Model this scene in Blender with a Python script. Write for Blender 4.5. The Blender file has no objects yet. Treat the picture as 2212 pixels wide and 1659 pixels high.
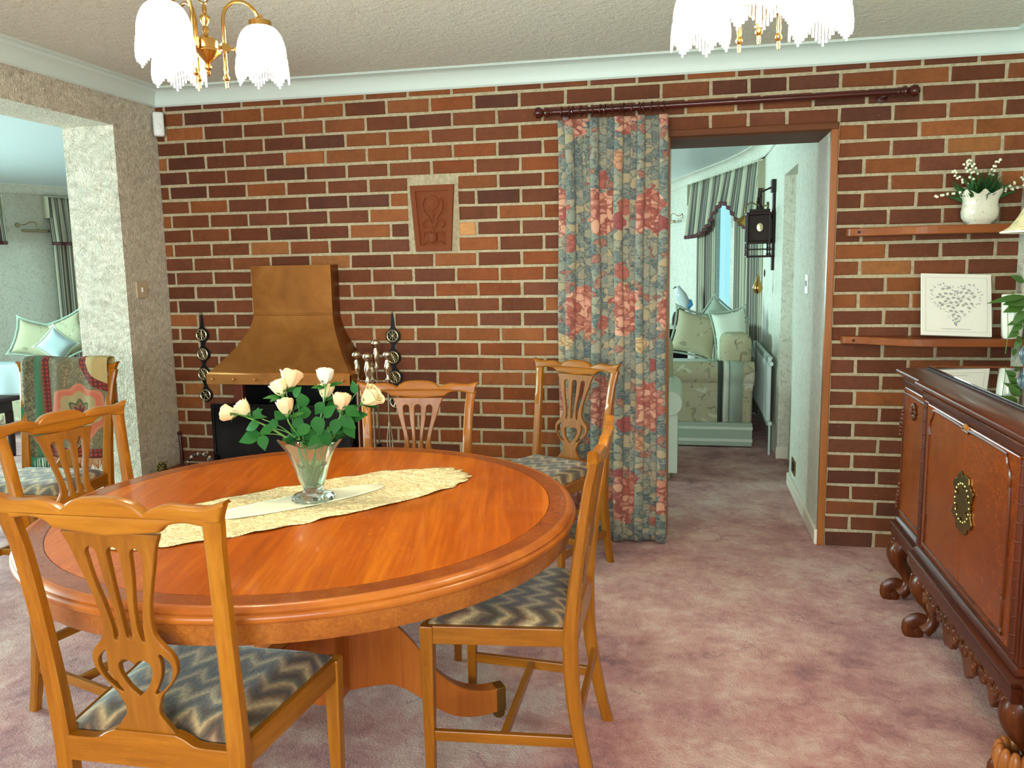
import bpy, bmesh, math, random
from math import sin, cos, pi, radians, hypot, atan2, sqrt
from mathutils import Vector, Matrix
random.seed(7)
scene = bpy.context.scene
COL = scene.collection

# ------------------------------------------------------------------ camera
FPX, IMW, IMH = 1791.05, 2212, 1659
CAM = Vector((2.5751, -4.0422, 1.3505))
YAW, PIT, ROL = 0.20640, -0.14150, -0.0177
_cy, _sy, _cp, _sp = cos(YAW), sin(YAW), cos(PIT), sin(PIT)
V_FWD = Vector((-_sy*_cp, _cy*_cp, _sp))
_r0 = Vector((_cy, _sy, 0)); _u0 = _r0.cross(V_FWD)
V_R = _r0*cos(ROL) + _u0*sin(ROL); V_U = _u0*cos(ROL) - _r0*sin(ROL)
cd = bpy.data.cameras.new('camera'); cam = bpy.data.objects.new('camera', cd); COL.objects.link(cam)
cd.sensor_width = 36; cd.lens = FPX/IMW*36; cd.clip_start = .05
mw = Matrix.Identity(4)
for i in range(3):
    mw[i][0], mw[i][1], mw[i][2], mw[i][3] = V_R[i], V_U[i], -V_FWD[i], CAM[i]
cam.matrix_world = mw
scene.camera = cam

def bp(px, py, **k):
    """world point seen at a photo pixel on the plane x=, y= or z="""
    d = V_FWD*FPX + V_R*(px-IMW/2) + V_U*(IMH/2-py)
    (a, v), = k.items(); i = 'xyz'.index(a)
    return CAM + d*((v-CAM[i])/d[i])

# ------------------------------------------------------------------ world, lights, exposure
scene.view_settings.view_transform = 'Standard'
scene.view_settings.look = 'None'
scene.view_settings.gamma = 1.0
scene.view_settings.use_curve_mapping = False
scene.view_settings.exposure = 0.50
BULB = 5.2
w = bpy.data.worlds.new('world'); scene.world = w; w.use_nodes = True
w.node_tree.nodes['Background'].inputs[0].default_value = (.42, .93, 1.0, 1)
w.node_tree.nodes['Background'].inputs[1].default_value = .75

def area(name, loc, target, sx, sy, power, color):
    l = bpy.data.lights.new(name, 'AREA'); l.shape = 'RECTANGLE'; l.size = sx; l.size_y = sy
    l.energy = power; l.color = color
    o = bpy.data.objects.new(name, l); COL.objects.link(o); o.location = loc
    o.rotation_euler = (Vector(target)-Vector(loc)).to_track_quat('-Z', 'Y').to_euler()
    return o
# daylight: big garden window behind the camera, lounge windows
area('daylight_dining_window', (2.0, -5.95, 1.35), (2.0, -2, 1.35), 3.2, 1.4, 190, (.90, .97, 1.0))
area('daylight_lounge_left', (-5.75, -1.0, 1.35), (-2, -.6, .9), 3.5, 1.4, 950, (.60, .95, .93))
area('daylight_lounge_back', (-.2, 7.6, 1.4), (-.2, 3, 1.2), 3.0, 1.25, 200, (.66, .95, .98))

# ------------------------------------------------------------------ helpers
def lin(h):
    h = h.lstrip('#'); o = []
    for i in (0, 2, 4):
        c = int(h[i:i+2], 16)/255
        o.append(c/12.92 if c <= .04045 else ((c+.055)/1.055)**2.4)
    return (*o, 1)

class NT:
    def __init__(s, name):
        s.m = bpy.data.materials.new(name); s.m.use_nodes = True
        s.t = s.m.node_tree; s.b = s.t.nodes['Principled BSDF']; s.out = s.t.nodes['Material Output']
    def n(s, typ, **k):
        nd = s.t.nodes.new(typ)
        for a, v in k.items():
            if a in nd.inputs: s.put(nd.inputs[a], v)
            else: setattr(nd, a, v)
        return nd
    def put(s, inp, v):
        if isinstance(v, bpy.types.NodeSocket): s.t.links.new(v, inp)
        else: inp.default_value = v
    def set(s, **k):
        for a, v in k.items(): s.put(s.b.inputs[a.replace('_', ' ')], v)
    def coord(s, kind='Object', scale=(1, 1, 1), rot=(0, 0, 0), loc=(0, 0, 0)):
        c = s.n('ShaderNodeTexCoord'); m = s.n('ShaderNodeMapping')
        s.put(m.inputs['Vector'], c.outputs[kind]); m.inputs['Scale'].default_value = scale
        m.inputs['Rotation'].default_value = rot; m.inputs['Location'].default_value = loc
        return m.outputs[0]
    def noise(s, vec, scale, detail=4, rough=.55, dist=0):
        nd = s.n('ShaderNodeTexNoise'); s.put(nd.inputs['Vector'], vec)
        nd.inputs['Scale'].default_value = scale; nd.inputs['Detail'].default_value = detail
        nd.inputs['Roughness'].default_value = rough; nd.inputs['Distortion'].default_value = dist
        return nd.outputs['Fac']
    def voro(s, vec, scale, feature='F1', out='Distance', rnd=1):
        nd = s.n('ShaderNodeTexVoronoi'); nd.feature = feature; s.put(nd.inputs['Vector'], vec)
        nd.inputs['Scale'].default_value = scale; nd.inputs['Randomness'].default_value = rnd
        return nd.outputs[out]
    def ramp(s, fac, stops, interp='LINEAR'):
        nd = s.n('ShaderNodeValToRGB'); nd.color_ramp.interpolation = interp
        e = nd.color_ramp.elements
        while len(e) < len(stops): e.new(.5)
        for el, (p, c) in zip(e, stops):
            el.position = p; el.color = lin(c) if isinstance(c, str) else (c, c, c, 1)
        s.put(nd.inputs[0], fac); return nd.outputs[0]
    def mix(s, fac, a, b, mode='MIX'):
        nd = s.n('ShaderNodeMix'); nd.data_type = 'RGBA'; nd.blend_type = mode
        s.put(nd.inputs[0], fac); s.put(nd.inputs[6], a); s.put(nd.inputs[7], b); return nd.outputs[2]
    def math(s, op, a, b=0, c=0, clamp=False):
        nd = s.n('ShaderNodeMath'); nd.operation = op; nd.use_clamp = clamp
        s.put(nd.inputs[0], a); s.put(nd.inputs[1], b); s.put(nd.inputs[2], c); return nd.outputs[0]
    def xyz(s, vec):
        nd = s.n('ShaderNodeSeparateXYZ'); s.put(nd.inputs[0], vec); return nd.outputs
    def comb(s, x, y, z):
        nd = s.n('ShaderNodeCombineXYZ'); s.put(nd.inputs[0], x); s.put(nd.inputs[1], y); s.put(nd.inputs[2], z); return nd.outputs[0]
    def bump(s, h, strength=.3, dist=.01):
        nd = s.n('ShaderNodeBump'); nd.inputs['Strength'].default_value = strength
        nd.inputs['Distance'].default_value = dist; s.put(nd.inputs['Height'], h)
        s.put(s.b.inputs['Normal'], nd.outputs[0])

def plain(name, c, rough=.5, metal=0, **k):
    t = NT(name); t.set(Base_Color=lin(c), Roughness=rough, Metallic=metal, **k)
    nz = t.noise(t.coord(), 14, 3)
    t.put(t.b.inputs['Roughness'], t.math('MULTIPLY_ADD', nz, .1, max(0, rough-.05)))
    return t.m

def wood(name, dark, mid, light, rough=.3, axis='z', scale=1., coat=.3, fleck=0.0, rings=.5):
    t = NT(name)
    sc = {'x': (3, 40, 40), 'y': (40, 3, 40), 'z': (40, 40, 3)}[axis]
    v = t.coord(scale=tuple(a*scale for a in sc))
    n1 = t.noise(v, 1.2, 6, .65, .35)
    sb = {'x': (.6, 6, 6), 'y': (6, .6, 6), 'z': (6, 6, .6)}[axis]
    n2 = t.noise(t.coord(scale=tuple(a*scale for a in sb)), 1.0, 2, .5, .8)
    f = t.math('ADD', t.math('MULTIPLY', n1, .55), t.math('MULTIPLY', n2, .45))
    c = t.ramp(f, [(.32, dark), (.5, mid), (.68, light)])
    if fleck:
        fl = t.noise(t.coord(scale=tuple(a*scale*1.6 for a in sc)), 3, 2, .5, 1.5)
        c = t.mix(t.math('MULTIPLY', t.math('GREATER_THAN', fl, .62), fleck), c, lin(light))
    t.set(Base_Color=c, Roughness=rough, Coat_Weight=coat*.45, Coat_Roughness=.1, Specular_IOR_Level=.25)
    t.bump(n1, .06, .002)
    return t.m

def burl(name, dark, mid, light, rough=.2, sc=1):
    t = NT(name)
    v = t.coord(scale=(sc, sc, sc))
    n1 = t.noise(v, 55, 6, .7, 2.2); n2 = t.noise(v, 9, 3, .5, 1.0)
    f = t.math('ADD', t.math('MULTIPLY', n1, .6), t.math('MULTIPLY', n2, .4))
    t.set(Base_Color=t.ramp(f, [(.3, dark), (.5, mid), (.7, light)]), Roughness=rough, Coat_Weight=.15, Coat_Roughness=.06, Specular_IOR_Level=.25)
    return t.m

def wallpaper(name, a, b, strength=1.0):
    t = NT(name); v = t.coord()
    n = t.noise(v, 17, 3, .55, 4.5); n3 = t.noise(v, 48, 3, .6, 3)
    ridge = t.math('ABSOLUTE', t.math('SUBTRACT', n, .5))
    h = t.math('ADD', t.math('MULTIPLY', t.math('SUBTRACT', .25, ridge), 1.6), t.math('MULTIPLY', n3, .4))
    fm = t.n('ShaderNodeMapping'); t.put(fm.inputs[0], v); fm.inputs['Scale'].default_value = (1, 1, .55)
    fleck = t.math('GREATER_THAN', t.noise(fm.outputs[0], 30, 2, .5, 3.0), .59)  # coloured specks plus shadows of the embossing, painted as darker flecks
    base = t.mix(t.noise(v, 4, 2), lin(a), lin(b))
    t.set(Base_Color=t.mix(t.math('MULTIPLY', fleck, .34), base, lin('#9a8058')), Roughness=.7)
    t.bump(h, strength, .02)
    return t.m

MAT = {}
MAT['chair_wood'] = wood('golden_oak', '#744009', '#8c520f', '#a3681a', .32, 'z', 1.0, .35, .25)
MAT['chair_rail'] = wood('golden_oak_rail', '#744009', '#8c520f', '#a3681a', .30, 'x', 1.0, .35, .25)
MAT['chair_side'] = wood('golden_oak_side', '#744009', '#8c520f', '#a3681a', .30, 'y', 1.0, .35, .2)
MAT['splat_wood'] = wood('golden_oak_splat', '#6c3d0c', '#824d11', '#935d1a', .32, 'z', 1.0, .35, .1)
MAT['table_under'] = wood('table_underframe_wood', '#8a4516', '#a1551c', '#b06524', .35, 'z', 1.0, .3)
MAT['burl'] = burl('burl_veneer', '#703611', '#8b4d1a', '#a36427', .28)
MAT['band'] = burl('dark_crossbanding', '#692c0c', '#7d3b12', '#8f4c1a', .2)
MAT['edge'] = wood('table_edge_wood', '#7e3c10', '#954e16', '#a8601e', .34, 'x', .4, .3)
def _tabletop():
    t = NT('table_top_veneer')
    v = t.coord(rot=(0, 0, radians(-12)))
    s = t.xyz(v)
    # veneer leaves about 9 cm wide, each with its own tone
    leaf = t.math('FLOOR', t.math('MULTIPLY', s[0], 9.0))
    wn = t.n('ShaderNodeTexWhiteNoise'); wn.noise_dimensions = '1D'; t.put(wn.inputs['W'], leaf)
    m2 = t.n('ShaderNodeMapping'); t.put(m2.inputs[0], v); m2.inputs['Scale'].default_value = (90, 5, 1)
    n1 = t.noise(m2.outputs[0], 1, 5, .65, .3)
    m3 = t.n('ShaderNodeMapping'); t.put(m3.inputs[0], v); m3.inputs['Scale'].default_value = (14, 1.2, 1)
    n2 = t.noise(m3.outputs[0], 1, 3, .5, .6)
    f = t.math('ADD', t.math('MULTIPLY', n1, .52), t.math('ADD', t.math('MULTIPLY', n2, .40), t.math('MULTIPLY', wn.outputs[0], .11)))
    c = t.ramp(f, [(.34, '#873a04'), (.5, '#9c4a05'), (.66, '#b0600a')])
    fl = t.noise(v, 60, 2, .5, 4.0)
    area_ = t.math('GREATER_THAN', t.noise(v, 3.5, 1), .5)
    ff = t.math('MULTIPLY', t.math('MULTIPLY', t.math('GREATER_THAN', fl, .66), area_), .4)
    c = t.mix(ff, c, lin('#e39a3c'))
    t.set(Base_Color=c, Roughness=.3, Coat_Weight=.22, Coat_Roughness=.05, Specular_IOR_Level=.15)
    return t.m
MAT['table_top'] = _tabletop()
MAT['side_wood'] = wood('sideboard_dark_wood', '#341206', '#471b08', '#5a260d', .38, 'y', .8, .2)
MAT['side_wood_v'] = wood('sideboard_dark_wood_upright', '#341206', '#471b08', '#5a260d', .38, 'z', .8, .2)
MAT['side_panel'] = burl('sideboard_walnut_veneer', '#5c2305', '#6f2e07', '#82390b', .26, .5)
MAT['carved'] = wood('carved_wood', '#331305', '#4f230b', '#6d3713', .33, 'z', .8, .25)
MAT['frame_wood'] = wood('door_frame_wood', '#7a431a', '#8f5322', '#a0622b', .35, 'z', .8, .3)
MAT['frame_wood_x_shaded'] = wood('door_frame_wood_across_shaded', '#52290f', '#643515', '#75431c', .6, 'x', .8, 0)  # door frame wood darkened, shade under the head put into its colour
MAT['shelf_wood'] = wood('shelf_wood', '#6a3312', '#7f4217', '#8f501f', .45, 'x', .7, .1)
MAT['pole_wood'] = wood('mahogany_pole', '#31100b', '#421810', '#552218', .22, 'x', .8, .6)
MAT['dark_wood'] = plain('dark_stained_wood', '#26140e', .55, 0, Specular_IOR_Level=.25)
def _brick():
    t = NT('brick_faces')
    a = t.n('ShaderNodeAttribute'); a.attribute_name = 'brick'
    v = t.coord()
    n = t.noise(v, 38, 5, .65); n2 = t.noise(v, 9, 3, .55)
    f = t.math('ADD', t.math('MULTIPLY', n, .5), t.math('MULTIPLY', n2, .5))
    c = t.mix(1.0, a.outputs['Color'], t.ramp(f, [(.3, .72), (.5, 1.0), (.72, 1.25)]), 'MULTIPLY')
    sp = t.math('GREATER_THAN', t.noise(v, 120, 1), .75)
    c = t.mix(t.math('MULTIPLY', sp, .45), c, lin('#b98f6c'))
    t.set(Base_Color=c, Roughness=.7, Specular_IOR_Level=.2)
    t.bump(t.math('ADD', n, t.math('MULTIPLY', t.noise(v, 160, 2), .4)), .35, .004)
    return t.m
MAT['brick'] = _brick()
def _mortar():
    t = NT('mortar'); v = t.coord()
    n = t.noise(v, 60, 4, .6)
    t.set(Base_Color=t.ramp(n, [(.3, '#95886b'), (.5, '#a69a7c'), (.7, '#b3a789')]), Roughness=.9)
    t.bump(n, .5, .004); return t.m
MAT['mortar'] = _mortar()
MAT['paper'] = wallpaper('embossed_wallpaper', '#ddd2ba', '#e4dac4')
MAT['paper_lounge'] = wallpaper('lounge_wallpaper', '#d6d5c4', '#dedccb', .7)
def _ceil():
    t = NT('textured_ceiling'); v = t.coord()
    n = t.noise(v, 26, 4, .6, 3.5); v2 = t.voro(v, 34, 'SMOOTH_F1')
    t.set(Base_Color=t.mix(t.noise(v, 2, 2), lin('#d2d3c4'), lin('#dcddcf')), Roughness=.8)
    t.bump(t.math('ADD', n, t.math('MULTIPLY', v2, .5)), .7, .012); return t.m
MAT['ceiling'] = _ceil()
MAT['ceiling_lounge'] = plain('lounge_ceiling_paint', '#c9d6d8', .35)
MAT['coving'] = plain('coving_white_paint', '#c6d4cc', .5)
MAT['white_paint'] = plain('cream_gloss_paint', '#d9d3c0', .35)
def _carpet():
    t = NT('dusky_pink_carpet'); v = t.coord()
    n1 = t.noise(v, 2.0, 3, .55, .6); n2 = t.noise(v, 7, 4, .6, .4); n3 = t.noise(v, 130, 3, .7); n4 = t.noise(v, 28, 3, .6, .6)
    f = t.math('ADD', t.math('MULTIPLY', n1, .45), t.math('ADD', t.math('MULTIPLY', n2, .35), t.math('MULTIPLY', n4, .2)))
    c = t.ramp(f, [(.37, '#784547'), (.45, '#a36c68'), (.53, '#b78a80'), (.63, '#cbaea0')])
    c = t.mix(t.math('MULTIPLY', t.math('SUBTRACT', n3, .5), .9), c, lin('#e2c3b8'))
    cn = t.n('ShaderNodeTexNoise'); t.put(cn.inputs['Vector'], v); cn.inputs['Scale'].default_value = 13; cn.inputs['Detail'].default_value = 3
    crease = t.voro(t.mix(.10, v, cn.outputs['Color'], 'ADD'), 4.5, 'DISTANCE_TO_EDGE')
    cm = t.math('MULTIPLY', t.math('LESS_THAN', crease, .012), t.math('GREATER_THAN', t.noise(v, 3.1, 1), .62))
    c = t.mix(t.math('MULTIPLY', cm, .5), c, lin('#6e4a48'))
    t.set(Base_Color=c, Roughness=.95, Sheen_Weight=.25, Specular_IOR_Level=.1)
    t.bump(t.math('ADD', n3, t.math('MULTIPLY', n4, .8)), .8, .012); return t.m
MAT['carpet'] = _carpet()
def _copper():
    t = NT('aged_copper'); v = t.coord()
    n = t.noise(v, 6, 5, .6, .8); n2 = t.noise(v, 60, 3, .6)
    t.set(Base_Color=t.ramp(n, [(.3, '#85501f'), (.5, '#925a23'), (.7, '#9d662c')]), Metallic=.7,
          Roughness=t.math('MULTIPLY_ADD', n, .25, .38))
    t.bump(t.math('ADD', n2, t.math('MULTIPLY', n, 2)), .12, .004); return t.m
MAT['copper'] = _copper()
MAT['brass'] = plain('polished_brass', '#b58b4c', .2, 1)
MAT['old_brass'] = plain('antique_brass', '#8a7440', .32, 1)
MAT['dull_brass'] = plain('dull_horse_brass', '#a59a78', .3, .9)
MAT['nickel'] = plain('polished_nickel', '#d9cfb8', .12, 1)
MAT['steel_rod'] = plain('steel_rod', '#a4917a', .25, .9)
MAT['leather'] = plain('black_leather', '#0b0d10', .45, 0, Specular_IOR_Level=.25)
MAT['black'] = plain('black_enamel', '#08090a', .2, 0, Specular_IOR_Level=.3)
MAT['soot'] = plain('sooty_black', '#050505', .9)
MAT['red_tile'] = plain('red_quarry_tile', '#6f2d1a', .4)
MAT['terracotta'] = plain('terracotta_tile', '#733a1c', .7, 0, Specular_IOR_Level=.2)
MAT['plastic'] = plain('white_plastic', '#d7dcd8', .4)
MAT['plastic_beige'] = plain('beige_plastic', '#b6a385', .4)
MAT['radiator'] = plain('radiator_white_enamel', '#c9dad2', .3)
MAT['leaf'] = plain('rose_leaf', '#1a5219', .6, 0, Specular_IOR_Level=.2)
MAT['leaf_light'] = plain('fresh_leaf', '#4a7a30', .45)
MAT['grass_leaf'] = plain('dark_blade_leaf', '#1f4d1c', .45)
MAT['ivy_leaf'] = plain('ivy_leaf', '#3f6424', .4)
MAT['stem'] = plain('green_stem', '#57883a', .5)
def _petal(name, a, b):
    t = NT(name); n = t.noise(t.coord(), 30, 2)
    t.set(Base_Color=t.mix(n, lin(a), lin(b)), Roughness=.55, Subsurface_Weight=.15, Subsurface_Radius=(.01, .006, .003))
    return t.m
MAT['petal_cream'] = _petal('cream_petal', '#e6dcae', '#e2c794')
MAT['petal_peach'] = _petal('peach_petal', '#e4cc9e', '#dfa57c')
MAT['petal_white'] = _petal('white_petal', '#dedbd0', '#dcc9b8')
MAT['bell'] = plain('white_bell_petal', '#f0ecd2', .5)
def _glass(name, tint='#eef6ee', rough=.02, clear=.9):
    t = NT(name); t.set(Base_Color=lin(tint), Roughness=rough, Transmission_Weight=clear, IOR=1.45); return t.m
MAT['glass'] = _glass('clear_cut_glass', '#eef5ea', .015, .97)
MAT['water'] = _glass('water', '#eef8ee', 0)
def _pane():
    t = NT('window_glass')
    tr = t.n('ShaderNodeBsdfTransparent'); gl = t.n('ShaderNodeBsdfGlossy'); gl.inputs['Roughness'].default_value = .02
    mx = t.n('ShaderNodeMixShader'); mx.inputs[0].default_value = .06
    t.t.links.new(tr.outputs[0], mx.inputs[1]); t.t.links.new(gl.outputs[0], mx.inputs[2]); t.t.links.new(mx.outputs[0], t.out.inputs[0])
    return t.m
MAT['pane'] = _pane()
MAT['blue_glass'] = plain('grey_blue_ceramic', '#52636a', .25)
def _shade():
    t = NT('lit_glass_shade'); t.set(Base_Color=lin('#fffaf0'), Roughness=.4)
    t.put(t.b.inputs['Emission Color'], (1, .91, .76, 1)); t.b.inputs['Emission Strength'].default_value = 13.0
    return t.m
MAT['lit_shade'] = _shade()
def _bead():
    t = NT('lit_glass_beads'); t.set(Base_Color=lin('#fffdf8'), Roughness=.2)
    t.put(t.b.inputs['Emission Color'], (1, .96, .88, 1)); t.b.inputs['Emission Strength'].default_value = 1.6
    return t.m
MAT['beads'] = _bead()
def _flame():
    t = NT('flame_stitch_fabric')
    s = t.xyz(t.coord())
    nv = t.coord()
    wob = t.math('MULTIPLY', t.noise(nv, 7, 2), .08)
    zig = t.math('PINGPONG', t.math('ADD', s[0], t.math('MULTIPLY', wob, .25)), .034)
    q = t.math('ADD', t.math('ADD', s[1], t.math('MULTIPLY', zig, 1.3)), wob)
    f = t.math('FRACT', t.math('MULTIPLY', q, 7.0))
    f = t.math('ADD', f, t.math('MULTIPLY', t.math('SUBTRACT', t.noise(nv, 70, 2), .5), .10))
    c = t.ramp(f, [(0, '#423629'), (.12, '#6e5b41'), (.22, '#b39a6c'), (.33, '#8a7150'), (.42, '#5e412c'), (.52, '#3d352a'), (.62, '#6b543a'), (.72, '#a5885d'), (.82, '#5a5640'), (.92, '#453424')])
    n = t.noise(nv, 120, 3)
    c = t.mix(1, c, t.ramp(n, [(.3, .75), (.7, 1.15)]), 'MULTIPLY')
    t.set(Base_Color=c, Roughness=.85, Sheen_Weight=.2); t.bump(n, .3, .003); return t.m
MAT['flame'] = _flame()
def _floral():
    t = NT('floral_curtain_fabric')
    v = t.coord('UV')
    wn = t.n('ShaderNodeTexNoise'); t.put(wn.inputs['Vector'], v); wn.inputs['Scale'].default_value = 9; wn.inputs['Detail'].default_value = 2
    vd = t.mix(.035, v, wn.outputs['Color'], 'ADD')
    # ground: blue-grey leaves and buff foliage
    wn2 = t.n('ShaderNodeTexNoise'); t.put(wn2.inputs['Vector'], v); wn2.inputs['Scale'].default_value = 24; wn2.inputs['Detail'].default_value = 2
    vf = t.mix(.045, vd, wn2.outputs['Color'], 'ADD')
    lc = t.xyz(t.voro(vf, 27, 'F1', 'Color')); ed = t.voro(vf, 27, 'DISTANCE_TO_EDGE')
    ground = t.ramp(lc[0], [(0, '#5c6c69'), (.16, '#747f76'), (.32, '#8d8c78'), (.50, '#a39777'), (.64, '#556566'), (.76, '#80897a'), (.90, '#8f5a4c')], 'CONSTANT')
    ground = t.mix(t.math('MULTIPLY', t.math('LESS_THAN', ed, .055), .6), ground, lin('#37474c'))
    li = t.voro(vf, 46, 'DISTANCE_TO_EDGE')
    ground = t.mix(t.math('MULTIPLY', t.math('LESS_THAN', li, .05), .4), ground, lin('#aaa389'))
    # small blossoms
    sd = t.voro(vf, 7.5, 'F1', 'Distance'); sc = t.xyz(t.voro(vf, 7.5, 'F1', 'Color'))
    smcol = t.ramp(sc[1], [(0, '#a05c4c'), (.3, '#bda475'), (.55, '#8f4644'), (.8, '#b98b68')], 'CONSTANT')
    sm_mask = t.math('MULTIPLY', t.math('LESS_THAN', sd, .33), t.math('GREATER_THAN', sc[0], .45))
    smc = t.mix(t.math('MULTIPLY', t.math('LESS_THAN', t.voro(vf, 30, 'DISTANCE_TO_EDGE'), .07), .55), smcol, lin('#6f3735'))
    c = t.mix(sm_mask, ground, smc)
    # big roses on a regular drop
    sv = t.xyz(vd)
    gx = t.math('MULTIPLY', sv[0], 2.9); gy = t.math('MULTIPLY', sv[1], 2.2)
    row = t.math('FLOOR', gy); gx = t.math('ADD', gx, t.math('MULTIPLY', row, .5))
    cx = t.math('SUBTRACT', t.math('FRACT', gx), .5); cy = t.math('SUBTRACT', t.math('FRACT', gy), .5)
    r2 = t.math('SQRT', t.math('ADD', t.math('MULTIPLY', cx, cx), t.math('MULTIPLY', cy, cy)))
    edge = t.math('ADD', r2, t.math('MULTIPLY', t.math('SUBTRACT', t.noise(v, 14, 2), .5), .45))
    pc = t.xyz(t.voro(vf, 25, 'F1', 'Color')); pe = t.voro(vf, 25, 'DISTANCE_TO_EDGE')
    rose = t.ramp(pc[2], [(0, '#9a5345'), (.25, '#bd7f68'), (.5, '#cc9a80'), (.75, '#a96a58')], 'CONSTANT')
    rose = t.mix(t.math('MULTIPLY', t.math('LESS_THAN', pe, .06), .75), rose, lin('#7e4038'))
    rose = t.mix(t.math('MULTIPLY', t.math('GREATER_THAN', pe, .26), .5), rose, lin('#d8a992'))
    c = t.mix(t.math('LESS_THAN', edge, .27), c, rose)
    c = t.mix(1, c, (.84, .82, .80, 1), 'MULTIPLY')
    t.set(Base_Color=c, Roughness=.8, Sheen_Weight=.15)
    t.bump(t.noise(v, 260, 2), .15, .001); return t.m
MAT['floral'] = _floral()
def _stripe(name, scale=1):
    t = NT(name); s = t.xyz(t.coord('UV'))
    f = t.math('FRACT', t.math('MULTIPLY', s[0], 13*scale))
    c = t.ramp(f, [(0, '#b3ae94'), (.24, '#2f382f'), (.34, '#837f6b'), (.42, '#3f483d'), (.50, '#a29c84'), (.58, '#4b3030'), (.68, '#655c50'), (.74, '#2c352e'), (.84, '#8f8b74')], 'CONSTANT')
    t.set(Base_Color=c, Roughness=.7); return t.m
MAT['stripe'] = _stripe('striped_curtain_fabric')
MAT['stripe_trim'] = plain('maroon_trim', '#54262a', .7)
def _sofa():
    t = NT('sofa_print_fabric'); v = t.coord()
    n = t.noise(v, 11, 3, .5, 1.5); n2 = t.noise(v, 7, 2, .5, 1.0)
    c = t.mix(t.math('MULTIPLY', t.math('GREATER_THAN', n, .62), .55), lin('#a39c7e'), lin('#6b6650'))
    c = t.mix(t.math('MULTIPLY', t.math('GREATER_THAN', n2, .66), .7), c, lin('#bdbfaa'))
    c = t.mix(t.math('MULTIPLY', t.math('LESS_THAN', n2, .32), .7), c, lin('#6d3f40'))
    t.set(Base_Color=c, Roughness=.85); return t.m
MAT['sofa'] = _sofa()
MAT['sofa_green'] = plain('sage_green_fabric', '#93a08f', .85)
MAT['sofa_pale'] = plain('pale_sage_fabric', '#bcc3b2', .85)
MAT['sofa_dark'] = plain('dark_green_braid', '#303c34', .85)
MAT['throw'] = plain('white_throw_fabric', '#a9b5b6', .9)
def _tapestry():
    t = NT('woven_tapestry'); uv = t.coord('UV'); s = t.xyz(uv)
    n = t.noise(uv, 26, 3, .5, 1.5)
    base = t.mix(t.math('MULTIPLY', t.math('GREATER_THAN', n, .57), .7), lin('#6f6a50'), lin('#a08f6d'))
    # medallion
    dx = t.math('SUBTRACT', s[0], .66); dy = t.math('SUBTRACT', s[1], .47)
    d = t.math('SQRT', t.math('ADD', t.math('MULTIPLY', dx, dx), t.math('MULTIPLY', t.math('MULTIPLY', dy, dy), 1.6)))
    ang = t.math('ARCTAN2', dy, dx)
    d = t.math('ADD', d, t.math('MULTIPLY', t.math('SINE', t.math('MULTIPLY', ang, 7)), .025))
    med = t.ramp(d, [(0, '#6d2c2b'), (.06, '#8c6a45'), (.10, '#4f5b3a'), (.14, '#a59468'), (.24, '#c0694e'), (.30, '#c2785a')], 'CONSTANT')
    c = t.mix(t.math('LESS_THAN', d, .335), base, med)
    # corner arc band
    ex = t.math('SUBTRACT', s[0], 1.05); ey = t.math('SUBTRACT', s[1], 1.05)
    e = t.math('SQRT', t.math('ADD', t.math('MULTIPLY', ex, ex), t.math('MULTIPLY', ey, ey)))
    band = t.math('MULTIPLY', t.math('GREATER_THAN', e, .30), t.math('LESS_THAN', e, .38))
    dots = t.math('GREATER_THAN', t.voro(uv, 24, rnd=0), .3)
    red = t.mix(dots, lin('#a33a2b'), lin('#5f2420'))
    c = t.mix(band, c, red); c = t.mix(t.math('LESS_THAN', e, .30), c, lin('#b9a56d'))
    # left stripes
    c = t.mix(t.math('LESS_THAN', s[0], .32), c, red)
    c = t.mix(t.math('LESS_THAN', s[0], .245), c, lin('#5d5f44'))
    c = t.mix(t.math('LESS_THAN', s[0], .22), c, lin('#3c7150'))
    lf = t.mix(t.math('GREATER_THAN', n, .5), lin('#4e4d38'), lin('#7c7452'))
    c = t.mix(t.math('LESS_THAN', s[0], .15), c, lf)
    c = t.mix(t.math('MULTIPLY', t.math('LESS_THAN', s[1], .10), t.math('GREATER_THAN', s[0], .32)), c, red)
    c = t.mix(1, c, (.68, .66, .62, 1), 'MULTIPLY')
    t.set(Base_Color=c, Roughness=.9); t.bump(t.noise(uv, 160, 2), .4, .002); return t.m
MAT['tapestry'] = _tapestry()
MAT['fringe_tan'] = plain('tan_fringe', '#9c6a3f', .9)
MAT['fringe_green'] = plain('green_fringe', '#2f6a48', .9)
def _lace():
    t = NT('cream_lace'); v = t.coord()
    m = t.n('ShaderNodeMapping'); t.put(m.inputs[0], v); m.inputs['Rotation'].default_value = (0, 0, radians(-49)); m.inputs['Scale'].default_value = (1, 2.2, 1)
    n = t.noise(m.outputs[0], 17, 3, .5, 2.5)
    ridge = t.math('ABSOLUTE', t.math('SUBTRACT', n, .5))
    c = t.ramp(ridge, [(.0, '#a08655'), (.025, '#c9b47c'), (.05, '#ece2b8'), (.10, '#e6dbae'), (.2, '#cdbd88')])
    mesh = t.math('LESS_THAN', t.voro(v, 260), .28)
    c = t.mix(t.math('MULTIPLY', mesh, .25), c, lin('#9c7a3c'))
    t.set(Base_Color=c, Roughness=.9)
    t.bump(t.math('ADD', ridge, t.math('MULTIPLY', t.noise(v, 60, 2), .15)), 1.0, .02); return t.m
MAT['lace'] = _lace()
MAT['lace_smooth'] = plain('cream_cotton', '#d2d4bb', .9)
def _lampshade():
    t = NT('fringed_lampshade_fabric'); v = t.coord()
    n = t.noise(v, 30, 3, .5, 1.5)
    t.set(Base_Color=t.mix(t.math('GREATER_THAN', n, .58), lin('#c9b78c'), lin('#8d7c50')), Roughness=.8); return t.m
MAT['lampshade'] = _lampshade()
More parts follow.
